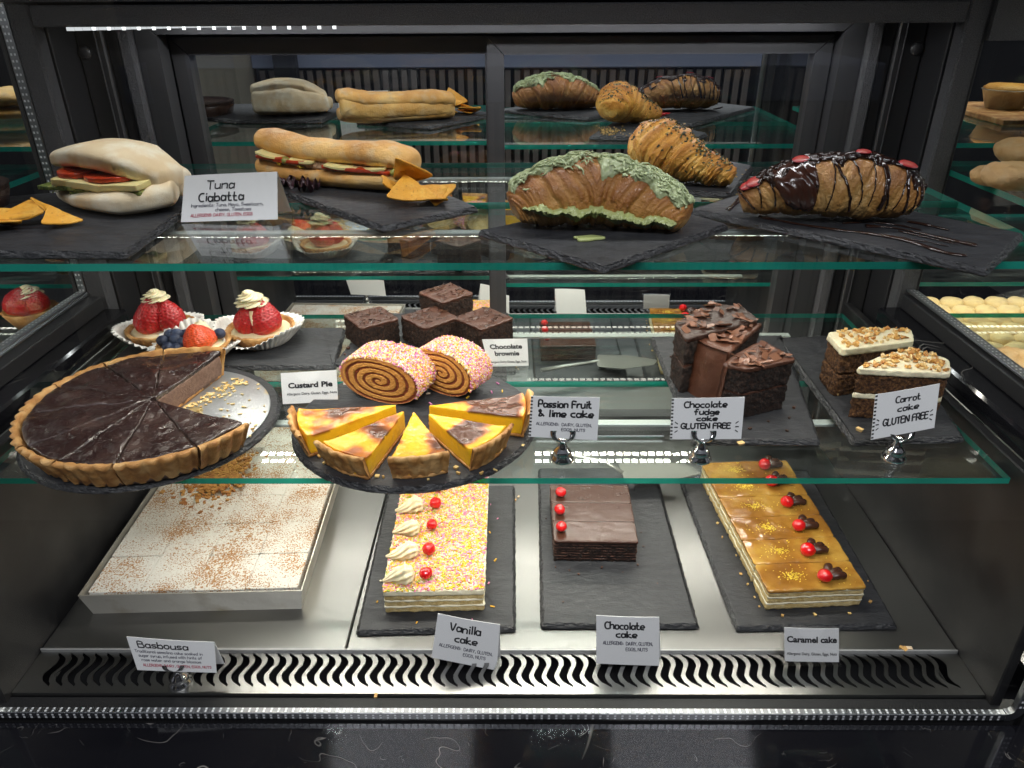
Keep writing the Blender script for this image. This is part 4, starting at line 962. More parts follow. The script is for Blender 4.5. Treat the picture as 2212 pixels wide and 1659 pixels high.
# ---- swiss rolls
def spr_cols(): return [(.78,.45,.55),(.68,.20,.42),(.80,.66,.52),(.80,.36,.02),(.80,.66,.30),(.78,.50,.04),(.72,.26,.48)]
def roll(label,p1,p2,length,h,seed,turn=0):
    p1=np.array(p1);p2=np.array(p2); t=thing('swiss_roll',label,'swiss roll',(*((p1+p2)/2),zm),'swiss roll slices')
    X=np.append(p2-p1,0); w=np.linalg.norm(X); X/=w; Y=np.array([-X[1],X[0],0])*1.0   # Y points away from the camera
    if Y[1]<0: Y=-Y
    cx=np.append((p1+p2)/2,zm+h/2); rx,rz=w/2,h/2
    nr,na=70,130; rr=np.linspace(0,1,nr); a=np.linspace(0,2*PI,na,endpoint=False)
    sq=lambda a:(np.sign(np.cos(a))*np.abs(np.cos(a))**.92,np.sign(np.sin(a))*np.abs(np.sin(a))**.92)
    ca,sa=sq(a); tilt=-.10
    G=cx+rr[:,None,None]*((rx*ca)[None,:,None]*X+((rz*sa)+tilt*rx*ca*.25)[None,:,None]*np.array([0,0,1.]))
    P=G.reshape(-1,3); wob=noise(P,60,seed,2)*.14+noise(P,300,seed+5,2)*.03
    ph=(rr[:,None]*4.2-a[None,:]/(2*PI)+wob.reshape(nr,na)+.1); f=ph-np.floor(ph)
    jam=(f<.40)&(rr[:,None]>.03); n3=noise(P,700,seed+1,2).reshape(nr,na)
    off=-.0010*jam+.0005*n3
    P=P-Y*(.0003+off.reshape(-1,1))
    cj=ramp(.5+.5*n3.ravel(),[(0,(.16,.03,.008)),(1,(.30,.065,.018))]); cs=ramp(.5+.5*n3.ravel(),[(0,(.66,.27,.045)),(1,(.80,.40,.10))])
    edge=(rr[:,None]>.93).repeat(na,1).ravel(); cs[edge]=(.58,.22,.07)
    edgeness=np.clip(np.minimum(f,np.abs(.40-f))*12,0,1).ravel()[:,None]
    col=np.where(jam.ravel()[:,None],cj*edgeness+cs*.6*(1-edgeness),cs)
    F=gridF(nr,na,False,True)
    nrm=np.cross(X,(0,0,1.))
    part('cut_face',P,F if np.dot(nrm,-Y)>0 else F[:, ::-1],m_crumb,t,True,col)
    # body
    nl=16; L=np.linspace(0,length,nl); B=np.zeros((nl,na,3))
    for k in range(nl):
        q=1-.10*(L[k]/length)**4*2 if k>nl-4 else 1
        B[k]=cx+Y*L[k]+q*((rx*ca)[:,None]*X+((rz*sa)+tilt*rx*ca*.25)[:,None]*np.array([0,0,1.]))
    Bp=B.reshape(-1,3); Bp[:,2]=np.maximum(Bp[:,2],zm)
    Fb=gridF(nl,na,False,True).tolist(); Fb.append([(nl-1)*na+k for k in range(na)])
    part('sponge_body',Bp,Fb,m_sponge,t)
    mb=MB(); r=np.random.default_rng(seed); n=3000; aa=r.uniform(-.45,PI+.45,n); ll=r.uniform(0,length,n); ca,sa=sq(aa)
    P=cx+Y*ll[:,None]+(rx*ca)[:,None]*X+((rz*sa)+tilt*rx*ca*.25)[:,None]*np.array([0,0,1.])
    N=(ca/rx)[:,None]*X+(sa/rz)[:,None]*np.array([0,0,1.]); N/=np.linalg.norm(N,axis=1)[:,None]; P=P+N*.0009; P[:,2]=np.maximum(P[:,2],zm+.001)
    scatter_bits(mb,P,N,(.0042,.0013,.0013),spr_cols(),.18,False,seed)
    P2=cx+Y*(length+.0008)+((r.uniform(-1,1,500)*rx)[:,None]*X)+(r.uniform(-1,1,500)*rz*.9)[:,None]*np.array([0,0,1.])
    mb.out('sprinkle_coating',m_spr,t,kind='stuff')
roll('left swiss roll slice with cut spiral face turned to the front',at(742,853,zm)[:2],at(905,884,zm)[:2],.046,.054,1)
roll('right swiss roll slice, partly hidden behind the other roll',at(893,832,zm)[:2],at(1018,870,zm)[:2],.042,.054,2)
mb=MB(); r=np.random.default_rng(2); P=[at(u,v,zm+.0008) for u,v in((1075,828),(1062,847),(930,872),(925,850),(1040,905),(1010,858),(1085,845),(985,902))]
scatter_bits(mb,P,[(0,0,1)]*len(P),(.0052,.0014,.0014),spr_cols(),.1,True,3); tag(mb.out('loose_sprinkles',m_spr),'few sugar sprinkles fallen on the slate beside the swiss rolls','sprinkles',kind='stuff')
# ---- brownies
def rndin(O,r):
    O=np.array(O); c=O.mean(0); k=r.integers(len(O)); a,b=O[k],O[(k+1)%len(O)]; u,v=r.random(2); q=math.sqrt(u); return c*(1-q)+(a*(1-v)+b*v)*q
def shavings(parent,O,z,n,cols,size,seed,name='chocolate_shavings'):
    r=np.random.default_rng(seed); O=np.array(O); c=O.mean(0); P=[]
    for k in range(n):
        P.append(np.append(c*.08+.92*rndin(O,r),z+.0010+r.random()*.0010))
    N=[(r.normal(0,.3),r.normal(0,.3),1) for _ in P]; mb=MB(); scatter_bits(mb,P,N,size,cols,.5,True,seed); return mb.out(name,m_shav,parent,kind='stuff')
def brownie(label,c,ang,s,z,seed,h=.033):
    s=s*1.05
    t=thing('chocolate_brownie',label,'brownie',(c[0],c[1],z),'chocolate brownies')
    O=[(c[0]+s/2*(x*math.cos(ang)-y*math.sin(ang)),c[1]+s/2*(x*math.sin(ang)+y*math.cos(ang))) for x,y in((-1,-1),(1,-1),(1,1),(-1,1))]
    part('sponge',*solid(dense(O,.0016,.004),z,z+h-.004,16,3,.001,(.0024,330),seed=seed),m_brown,t)
    part('icing',*solid(dense(O,.0016,.005),z+h-.0048,z+h,4,12,.0018,(.0018,220),(.0016,90),off=lambda t_:.0004-.0008*(1-t_),seed=seed+9),m_fudge,t)
    shavings(t,O,z+h,46,[(.05,.02,.012),(.035,.014,.009),(.10,.045,.025)],(.005,.0014,.0007),seed)
bz=zm+.0005
bc=[at(806,733,zm)[:2],at(931,733,zm)[:2],at(1046,735,zm)[:2]]
brownie('leftmost brownie with a torn front corner, beside the gap',bc[0],-.95,.053,bz,1)
brownie('middle brownie in front of the raised one',bc[1],-.85,.054,bz,2)
brownie('right brownie partly hidden by its name card',bc[2],-.80,.054,bz,3)
bk=at(965,700,zm)[:2]; 
brownie('brownie at the back lifted above the other three',(bk[0],bk[1]+.012),-.85,.053,bz,4,h=.043)
# ---- tartlets
def paper_cup(parent,c,r0,r1,h,seed=0,fl=44,tilt=(0,0)):
    n=fl*6; t=np.linspace(0,1,9); a=np.linspace(0,2*PI,n,endpoint=False)
    V=np.zeros((9,n,3))
    for k in range(9):
        rr=r0+(r1-r0)*t[k]+.0016*(.3+t[k])*np.cos(fl*a)+.0015*noise(np.stack([a*1.5,np.full(n,t[k]*2),np.zeros(n)],-1),1,seed,2)*t[k]*3
        z=h*t[k]**1.15*(1+.30*np.sin(a*2+seed)*t[k]+.18*np.sin(a*3+seed*2)*t[k])
        V[k]=np.stack([c[0]+rr*np.cos(a),c[1]+rr*np.sin(a),c[2]+z],-1)
    F=gridF(9,n,False,True)[:, ::-1].tolist(); F.append(list(range(n))[::-1])
    o=part('paper_case',V.reshape(-1,3),F,m_cup,parent); md=o.modifiers.new('paper','SOLIDIFY'); md.thickness=.0003; return o
def tartlet(label,c,seed,kind):
    z=zm; t=thing('fruit_tartlet',label,'fruit tartlet',(c[0],c[1],z),'fruit tartlets in paper cases')
    paper_cup(t,(c[0],c[1],z),.031,.0500,.019,seed)
    crust_ring(c,.040,0,2*PI,z+.001,.017,.0045,m_crust,t,flutes=34,taper=.010,seed=seed,amp=.0012,n=220,name='pastry_shell')
    V,F=lathe([(.0,.010),(.034,.010),(.0355,.0135),(.030,.0155),(.015,.0165),(0,.0168)],(c[0],c[1],z),40); V[:,2]+=noise(V,60,seed,2)*.001
    part('cream_filling',V,F,m_cream,t)
    zz=z+.0135; t.scale=(1.13,1.13,1.13)
    if kind==0:
        strawberry('strawberry',(c[0]-.013,c[1]-.010,zz),.0170,.040,t,(.30,.15,1),1); strawberry('strawberry',(c[0]+.018,c[1]+.000,zz),.0175,.037,t,(-.42,.0,1),2)
        strawberry('strawberry',(c[0]-.002,c[1]+.018,zz),.018,.036,t,(.02,-.4,1),3)
        swirl('cream_swirl',(c[0]+.0,c[1]+.002,zz+.0375),.0125,.013,t,m_cream,7,.8)
    elif kind==1:
        strawberry('strawberry',(c[0]-.0165,c[1]-.008,zz),.0160,.036,t,(.42,.05,1),4); strawberry('strawberry',(c[0]+.0150,c[1]-.010,zz),.0190,.037,t,(-.35,.10,1),5)
        strawberry('strawberry',(c[0]+.0,c[1]+.016,zz),.017,.034,t,(.0,-.4,1),6)
        swirl('cream_swirl',(c[0]-.004,c[1]-.004,zz+.0345),.0150,.017,t,m_cream,7,.9,lean=(-.004,0))
        V,F=tube([(c[0]-.001,c[1]-.017,zz+.030),(c[0]-.001,c[1]-.021,zz+.022),(c[0]+.0,c[1]-.024,zz+.015)],[.003,.0018,.0008],8); part('cream_drip',V,F,m_cream,t)
    else:
        strawberry('strawberry',(c[0]+.012,c[1]-.014,zz+.0),.0165,.026,t,(-.25,.45,.85),7,orange=True)
        strawberry('strawberry',(c[0]+.020,c[1]-.002,zz),.013,.024,t,(-.5,.2,.8),8,orange=True)
        for k,(dx,dy,dz) in enumerate(((-.020,-.020,.004),(-.009,-.024,.004),(-.030,-.009,.007),(-.014,-.012,.010),(-.006,-.014,.007),(-.020,.002,.007),(-.012,.008,.007),(-.024,-.001,.011),(-.015,-.004,.013),(.028,.008,.008),(-.004,.018,.006))):
            b=ball('blueberry',(c[0]+dx,c[1]+dy,zz+dz+.003),.0068,t,m_blue,.88,k,.02,18)
            mb=MB(); 
            for q in range(5):
                a=q*2*PI/5+k; V,F=box(-.0009,.0009,-.0006,.0006,0,.0013); V=rotz(V+np.array([.0022,0,.0050]),a)+np.array((c[0]+dx,c[1]+dy-.001,zz+dz)); mb.add(V,F)
            mb.out('crown',m_blue,b)
        shell('cream_swirl',(c[0]+.004,c[1]+.016,zz+.006),.034,.0095,-.4,t,m_cream,1,7)
tartlet('back left tartlet with tall red strawberries under a cream swirl',at(352,722,zm+.008)[:2],1,0)
tartlet('right hand tartlet with two big strawberries and a high cream swirl',at(566,722,zm+.008)[:2],2,1)
tartlet('front tartlet with blueberries and an orange red strawberry',at(422,757,zm+.008)[:2],4,2)
# ---- wedges of layer cake
def wedge(name,label,cat,corners,h,layers,seed,frost=None,group=None,nuts=None,shave=None,lean=None):
    """corners: outline of the wedge (xy); layers bottom to top (z0,z1,mat,name,off)"""
    c=np.mean(corners,0); t=thing(name,label,cat,(c[0],c[1],zm),group)
    if lean is not None: corners=[(p[0]-lean[0]*h,p[1]-lean[1]*h) for p in corners]
    O=dense(corners,.0016,.005)
    for k,(a,b,mat,nm,of) in enumerate(layers):
        top=k==len(layers)-1
        V,F=solid(O,zm+a*h,zm+b*h,max(4,int((b-a)*34)),12 if top else 3,.0016,(.0026 if mat in(m_csponge,m_carrot) else .0012,300),(.0010,90) if top else (.0004,200),off=lambda t_,of=of:of,seed=seed+k)
        if lean is not None: V[:,:2]+=np.outer((V[:,2]-zm),lean)
        part(nm,V,F,mat,t)
    if frost:                       # iced outer face between two corners
        i,j=frost; A=np.array(corners[i]);B=np.array(corners[j]); d=(B-A); n=np.array([d[1],-d[0]]); n/=np.linalg.norm(n)
        if np.dot(n,A-c)<0: n=-n
        m=18; ax=np.linspace(0,1,m); zz=np.linspace(0,1,14); G=np.zeros((14,m,3))
        for q in range(14):
            b=A[None]*(1-ax)[:,None]+B[None]*ax[:,None]+n*(.0035+.004*np.sin(ax*PI))[:,None]*(1-.25*zz[q]**6)
            G[q,:,:2]=b; G[q,:,2]=zm+h*zz[q]*.995
        P=G.reshape(-1,3); P[:,:2]+=n*(noise(P,80,seed,3)*.0014)[:,None]
        back=P.copy(); back[:,:2]-=n*.006
        V=np.concatenate([P,back]); N_=len(P); F=gridF(14,m).tolist()+[[x+N_ for x in f[::-1]] for f in gridF(14,m).tolist()]
        for q in range(13): F+= [[q*m,(q+1)*m,(q+1)*m+N_,q*m+N_],[q*m+m-1,q*m+m-1+N_,(q+1)*m+m-1+N_,(q+1)*m+m-1]]
        F+= [[13*m+x,13*m+x+1,13*m+x+1+N_,13*m+x+N_] for x in range(m-1)]
        if lean is not None: V[:,:2]+=np.outer((V[:,2]-zm),lean)
        part('icing_side',V,F,m_fudge,t)
    cs=np.array(corners)+(np.array(lean)*h if lean is not None else 0)
    if shave: shavings(t,cs,zm+h+.0008,shave,[(.13,.055,.03),(.20,.09,.055),(.09,.035,.02),(.16,.07,.04)],(.011,.0065,.0009),seed)
    if nuts:
        r=np.random.default_rng(seed); P=[np.append(cs.mean(0)*.08+.92*rndin(cs,r),zm+h+.0016) for _ in range(nuts)]
        mb=MB(); scatter_bits(mb,P,[(r.normal(0,.5),r.normal(0,.5),1) for _ in P],(.0042,.0032,.0024),[(.55,.29,.07),(.66,.41,.14),(.42,.18,.04),(.70,.52,.26)],.5,True,seed); mb.out('chopped_nuts',m_nut,t,kind='stuff')
    return t
fl_=[(0,.47,m_csponge,'sponge_layer',0),(.465,.52,m_ccream,'cream_layer',-.0008),(.515,.93,m_csponge,'sponge_layer',0),(.925,1.0,m_fudge,'icing_top',.0006)]
def tp(pts,h): return [tuple(at(u,v,zm+h)[:2]) for u,v in pts]
hF=.062
wedge('fudge_cake_slice','front right chocolate fudge cake slice with curled shavings and a dark cut side','cake slice',tp([(1568,786),(1618,797),(1720,775),(1652,737)],hF),hF,fl_,3,frost=(0,3),group='chocolate fudge cake slices',shave=26,lean=(.05,-.02))
wedge('fudge_cake_slice','middle chocolate fudge cake slice showing its smooth iced outer side','cake slice',tp([(1506,730),(1576,760),(1648,697),(1584,700)],.064),.064,fl_,8,frost=(0,1),group='chocolate fudge cake slices',shave=26,lean=(.10,.02))
fl3=fl_[:3]+[(.925,1.0,M('dark_fudge_icing',(.028,.011,.007),.4,bump=(150,.0014)),'icing_top',.0006)]
wedge('fudge_cake_slice','rear chocolate fudge cake slice, darkest and crumbliest','cake slice',tp([(1458,698),(1482,732),(1638,690),(1604,661),(1535,655)],.070),.070,fl3,13,group='chocolate fudge cake slices',shave=44)
cl_=[(0,.40,m_carrot,'sponge_layer',0),(.40,.50,m_frost,'cream_layer',.0004),(.50,.90,m_carrot,'sponge_layer',0),(.885,1.0,m_frost,'frosting_top',.0014)]
cl2=[(0,.43,m_carrot,'sponge_layer',.001),(.43,.47,m_carrot,'sponge_seam',-.002),(.47,.88,m_carrot,'sponge_layer',0),(.86,1.0,m_frost,'frosting_top',.0016)]
wedge('carrot_cake_slice','rear carrot cake slice with brown crumb side and nut topped frosting','cake slice',tp([(1790,718),(1822,754),(1972,735),(1968,712),(1880,708)],.060),.060,cl2,21,group='carrot cake slices',nuts=110)
wedge('carrot_cake_slice','front carrot cake slice with a cream layer through its middle','cake slice',tp([(1853,795),(2052,805),(2048,775),(1968,752),(1900,770)],.060),.060,cl_,27,group='carrot cake slices',nuts=140)
mb=MB(); P=[at(u,v,zm+.0012) for u,v in((1857,928),(1806,850),(1600,958))]; scatter_bits(mb,P,[(0,0,1)]*3,(.007,.005,.003),[(.72,.48,.2)],.1,True,3)
tag(mb.out('crumbs',m_nut),'small pale nut crumbs fallen near the carrot cake','crumbs',kind='stuff')

# ================================================================ STEEL DECK
# ---- basbousa in its tin
bt=thing('basbousa_tin','square metal tin of coconut dusted basbousa cut into squares','baking tin',(-.385,.83,0))
rt=.035
def pr(x,y): 
    c_,s_=math.cos(rt),math.sin(rt); return (-.383+x*c_-y*s_,.655+x*s_+y*c_)
Wp,Dp,Hp=.247,.375,.034
def ringpts(w,d,off): return [pr(-w/2-off,-off),pr(w/2+off,-off),pr(w/2+off,d+off),pr(-w/2-off,d+off)]
mb=MB()
outs=[(ringpts(Wp,Dp,0),0),(ringpts(Wp,Dp,.006),Hp),(ringpts(Wp,Dp,.0046),Hp),(ringpts(Wp,Dp,-.0012),.0014)]
V=[(x,y,z) for O,z in outs for x,y in O]; mb.add(V,gridF(4,4,False,True)[:, ::-1]); mb.add([V[k] for k in(12,13,14,15)],[(0,1,2,3)]); mb.add([V[k] for k in(0,1,2,3)],[(3,2,1,0)])
mb.out('tin',m_tin,bt)
nx,ny=4,6; hb=.0322
for i in range(nx):
    for j in range(ny):
        if i in(1,2) and j==4: 
            if i==2: pass
        g=.0006; x0=-Wp/2+.001+(Wp-.002)*i/nx+g/2; x1=-Wp/2+.001+(Wp-.002)*(i+1)/nx-g/2; y0=.001+(Dp-.002)*j/ny+g/2; y1=.001+(Dp-.002)*(j+1)/ny-g/2
        jx=.0012*math.sin(i*3+j*5)
        O=dense([pr(x0,y0),pr(x1+jx*.2,y0),pr(x1,y1),pr(x0,y1)],.003,.002)
        h=hb+.0006*math.sin(i*2.1+j*1.3); mt=m_coco
        if i==1 and j>=3 and j<5: h=hb-.006; 
        if (i,j)==(1,4): h=hb-.010
        V,F=solid(O,.0016,h,3,9,.0005,(.0005,200),(.0009,200),seed=i*7+j); part('basbousa_square',V,F,mt,bt)
mb=MB(); r=np.random.default_rng(6); P=[]
for k in range(560):
    x=-.045+r.normal(0,.020); y=.235+r.normal(0,.030)+.3*(x+.045); q=pr(x,y); P.append((q[0],q[1],hb-.001+r.random()*.001))
scatter_bits(mb,P,[(0,0,1)]*len(P),(.005,.004,.003),[(.42,.19,.04),(.52,.26,.06),(.36,.14,.03)],.5,True,7); mb.out('brown_crumbs',m_crumb,bt,kind='stuff')
# ---- layered tray cakes
def tray_cake(name,label,corners,z,layers,seed,parent=None,step=.0022):
    c=np.mean(corners,0); t=thing(name,label,'cake',(c[0],c[1],z))
    for k,(a,b,mat,nm,of) in enumerate(layers):
        V,F=solid(dense(corners,step,.0015),z+a,z+b,5,8,.0010,(.0015,170),(.0007,110),off=lambda q,of=of:of,seed=seed+k); part(nm,V,F,mat,t)
    return t
zd=ZD+.0072
vcn=[(-.1565,.646),(-.0405,.650),(-.0435,.880),(-.1625,.876)]
vl=[(0,.0075,m_sponge,'sponge_layer',0),(.0072,.0095,m_vcream,'cream_layer',.0005),(.0092,.0165,m_sponge,'sponge_layer',-.0003),(.0162,.0185,m_vcream,'cream_layer',.0006),(.0182,.026,m_sponge,'sponge_layer',-.0002),(.0257,.0325,m_vcream,'cream_top',.0012)]
vc=tray_cake('vanilla_cake','long vanilla layer cake covered in pastel sugar sprinkles with cream and cherries','',zd,[],1) if False else tray_cake('vanilla_cake','long vanilla layer cake covered in pastel sugar sprinkles with cream and cherries',vcn,zd,vl,1)
r=np.random.default_rng(21); mb=MB(); n=6500; V4=np.array(vcn); uu=r.random(n); vv=r.random(n)
P2=(V4[0]*(1-uu)[:,None]+V4[1]*uu[:,None])*(1-vv)[:,None]+(V4[3]*(1-uu)[:,None]+V4[2]*uu[:,None])*vv[:,None]
P=np.concatenate([P2,np.full((n,1),zd+.0332)],1)
scatter_bits(mb,P,np.tile((0,0,1.),(n,1))+r.normal(0,.25,(n,3)),(.0048,.0014,.0014),[(.80,.42,.005),(.84,.52,.02),(.74,.20,.36),(.80,.34,.44),(.80,.64,.30),(.36,.46,.03),(.80,.45,.01),(.72,.22,.38),(.82,.70,.50)],.2,True,5)
mb.out('sprinkle_topping',m_spr,vc,kind='stuff')
def cherry(p,r_,parent,seed): 
    b=ball('cherry',p,r_,parent,m_cherry,.90+.05*math.sin(seed*1.7),seed,.10,28); return b
for k,((u,v),(u2,v2)) in enumerate((((872,1240),(920,1237)),((880,1189),(926,1185)),((886,1138),(933,1132)),((893,1090),(940,1086)),((899,1046),(945,1050)))):
    p=at(u+4,v+12,zd+.033); shell('cream_swirl',(p[0],p[1],zd+.033),.038+.003*math.sin(k*2.1),.0110+.0008*math.cos(k*1.7),PI+.15+.12*math.sin(k*3.1),vc,m_cream,k*3,8)
    q=at(u2,v2,zd+.042); cherry((q[0],q[1],zd+.0415),.0078+.0006*math.sin(k*2.3),vc,k)
# ---- chocolate cake
zc0=zd
ch=thing('chocolate_cake','small block of glossy three slice chocolate layer cake with cherries','cake',(.099,.79,zc0))
ccn=[(.046,.736),(.1505,.734),(.1535,.856),(.0455,.858)]
for k in range(3):
    t0,t1=k/3,(k+1)/3; C=np.array(ccn); g=.0007
    q=[C[0]*(1-t0)+C[3]*t0+(0,g),C[1]*(1-t0)+C[2]*t0+(0,g),C[1]*(1-t1)+C[2]*t1-(0,g),C[0]*(1-t1)+C[3]*t1-(0,g)]
    sl=part('slice',*solid(dense(q,.0016,.001),zc0,zc0+.029,16,3,.0006,(.0022,300),seed=k),m_csponge,ch)
    for j in range(6):
        z=zc0+.0035+j*.0043; part('cream_layer',*solid(dense(q,.0022,.001),z,z+.0011,3,1,.0003,(.0014,200),off=lambda s_:.0004,seed=j),m_ccream,sl)
    part('chocolate_glaze',*solid(dense(q,.002,.0015),zc0+.0288,zc0+.0328,4,10,.0012,(.0005,160),(.0006,70),off=lambda s_:.0010,seed=k+7),m_milk,sl)
    p=at(*((1212,1146),(1209,1109),(1211,1071))[k],zc0+.033); cherry((p[0],p[1],zc0+.0395),.0072,sl,k+3)
# ---- caramel cake
ka=thing('caramel_cake','long layer cake glazed with shiny caramel and gold dust, cut in six slices','cake',(.345,.77,zd))
kcn=np.array([(.2925,.650),(.4045,.656),(.4080,.925),(.2700,.918)])
kcn=np.array([(.2915,.650),(.4055,.657),(.398,.925),(.272,.918)])
ts=[0,.175,.345,.515,.68,.84,1.0]
for k in range(6):
    t0,t1=ts[k],ts[k+1]; C=kcn; g=.0014
    q=[C[0]*(1-t0)+C[3]*t0+(0,g),C[1]*(1-t0)+C[2]*t0+(0,g),C[1]*(1-t1)+C[2]*t1-(0,g),C[0]*(1-t1)+C[3]*t1-(0,g)]
    sl=part('slice',*solid(dense(q,.0022,.001),zd,zd+.0075,4,2,.0005,(.0018,170),seed=k),m_sponge,ka)
    for a,b,mt,nm,of in((.0072,.0092,m_vcream,'cream_layer',.0004),(.0090,.0160,m_sponge,'sponge_layer',-.0003),(.0157,.0177,m_vcream,'cream_layer',.0004),(.0175,.0235,m_sponge,'sponge_layer',-.0002),(.0232,.0252,m_vcream,'cream_layer',.0005)):
        part(nm,*solid(dense(q,.0022,.001),zd+a*1.065,zd+b*1.065,4,1,.0004,(.0014,170),off=lambda s_,of=of:of,seed=k*5),mt,sl)
    V,F=solid(dense(q,.0018,.0025),zd+.0262,zd+.0294,5,16,.0018,(.0012,110),(.0016,55),off=lambda s_:.0014,seed=k+30); part('caramel_glaze',V,F,m_cara,sl)
    cen=np.mean(q,0); mb=MB(); r=np.random.default_rng(k); P=[(cen[0]-.020+r.normal(0,.0045)*(1+.5*(i%3)),cen[1]-.002+r.normal(0,.0040),zd+.0300) for i in range(110)]+[(cen[0]+r.uniform(-.05,.05),cen[1]+r.uniform(-.018,.018),zd+.0300) for i in range(28)]
    scatter_bits(mb,P,[(r.normal(0,.2),r.normal(0,.2),1) for _ in P],(.0012,.0009,.0003),[(1,1,1)],.6,True,k); o=mb.out('gold_flakes',m_gold,sl,kind='stuff')
    px=((1779,1252),(1742,1196),(1723,1143),(1698,1092),(1665,1046),(1650,1010))[k]; p=at(*px,zd+.030); cherry((p[0],p[1]-.001,zd+.0370),.0088+.0006*math.sin(k*1.9),sl,k+10)
    for j,(dx,dy,an) in enumerate(((.016,.000,.15),(.018,.008,.55),(.010,.009,1.15))):
        V,F=tube([(p[0]+dx*.35-.000,p[1]+dy*.3+.001,zd+.0315),(p[0]+dx,p[1]+dy,zd+.0345),(p[0]+dx+.014*math.cos(an),p[1]+dy+.014*math.sin(an),zd+.0325)],[.0025,.0046,.003],12)
        V,F=tube(spline([(p[0]+.004,p[1]+.001,zd+.0315),(p[0]+.004+.012*math.cos(an),p[1]+.012*math.sin(an)+.001,zd+.0345),(p[0]+.004+.024*math.cos(an),p[1]+.024*math.sin(an)+.001,zd+.0325)],16),np.interp(np.linspace(0,1,16),[0,.5,.85,1],[.0034,.0056,.0052,.002]),14,.85); V=V+(noise(V*np.array([1,1,1]),420,j,2)*.0007)[:,None]
        aa=np.tile(np.arange(14),16); 
        part('piped_chocolate',V,F,m_milk,sl)
# ---- cake server and crumbs
m_srv=M('satin_steel',(.40,.39,.36),.35,.85); srv=thing('cake_server','silver triangular cake server lying on the slate behind the chocolate cake','cake server',(.20,.93,.012))
S=[at(u,v,.030)[:2] for u,v in((1335,1000),(1352,1043),(1440,1040),(1516,1022),(1490,1004),(1400,992))]
part('blade',*solid(dense(S,.004,.006),.0285,.0300,3,5,.0004,(.0002,50),(.0003,40),dome=-.001),m_srv,srv)
V,F=tube([(*at(1345,1020,.030)[:2],.0295),(*at(1310,1000,.033)[:2],.035),(*at(1240,985,.034)[:2],.036),(*at(1180,975,.034)[:2],.034)],[.004,.004,.006,.006],10,.5); part('handle',V,F,m_srv,srv)
part('neck_rest',*solid(dense([(p[0],p[1]) for p in (at(1350,1038,.02),at(1372,1040,.02),at(1374,1046,.02),at(1352,1046,.02))],.003,.001),.0075,.0284,3,2,.0005),m_chrome,srv)
mb=MB(); P=[at(u,v,.0012) for u,v in((1955,1402),(1946,1398),(1964,1401),(1112,1080),(1120,1073),(1104,1084),(812,1503),(1175,1288),(1505,1128),(1740,1302))]
scatter_bits(mb,P,[(0,0,1)]*len(P),(.0055,.004,.0022),[(.70,.42,.16),(.62,.36,.12),(.78,.6,.4)],.4,True,8)
tag(mb.out('crumbs',m_nut),'tiny cake crumbs on the steel deck and vent plate','crumbs',kind='stuff')

for lb,pts,z,cl,sz in (('chocolate crumbs scattered on the slate around the brownies',[(745,765),(760,772),(868,752),(872,762),(905,768),(880,745),(1010,765),(790,690),(866,776),(752,752),(890,700),(898,770)],zm,[(.04,.016,.008),(.08,.03,.015)],(.0035,.003,.002)),
    ('chocolate crumbs on the slate left of the fudge cake',[(1462,755),(1468,762),(1478,768),(1450,770),(1475,790),(1482,800),(1490,830),(1470,812),(1620,925),(1660,910),(1705,902),(1715,880),(1700,930)],zm,[(.04,.016,.008),(.09,.035,.018)],(.003,.0025,.002)),
    ('brown crumbs on the slate around the small chocolate cake',[(1200,1225),(1230,1232),(1300,1226),(1378,1220),(1390,1180),(1385,1150),(1250,1240),(1345,1236),(1216,1300),(1420,1260),(1180,1120)],zd,[(.05,.02,.01),(.10,.04,.02)],(.0026,.002,.0015)),
    ('yellow crumbs on the slate around the caramel cake',[(1640,1310),(1630,1290),(1615,1262),(1600,1240),(1590,1200),(1560,1160),(1690,1330),(1760,1328),(1835,1325),(1880,1300),(1875,1255),(1550,1130)],zd,[(.62,.42,.15),(.55,.32,.10)],(.0030,.0024,.0018)),
    ('loose sprinkles and crumbs on the slate beside the vanilla cake',[(1060,1090),(1058,1150),(1070,1210),(1056,1260),(1064,1310),(815,1300),(822,1255),(900,1345),(960,1340),(1020,1338),(1075,1120)],zd,[(.80,.42,.02),(.74,.25,.4),(.8,.7,.5)],(.0042,.0015,.0014)),
    ('pastry crumbs on the round slate in front of the custard slices',[(690,985),(700,1000),(735,1012),(805,1010),(815,1028),(828,1030),(985,1010),(990,1022),(1040,1022),(1070,1015),(1130,962),(640,905),(905,960),(925,1035)],zm,[(.62,.38,.12),(.72,.52,.2)],(.0034,.0028,.0018))):
    mb=MB(); P=[at(u,v,z+.0009) for u,v in pts]; scatter_bits(mb,P,[(0,0,1)]*len(P),sz,cl,.5,True,len(pts)); tag(mb.out('crumbs',m_nut),lb,'crumbs',kind='stuff')
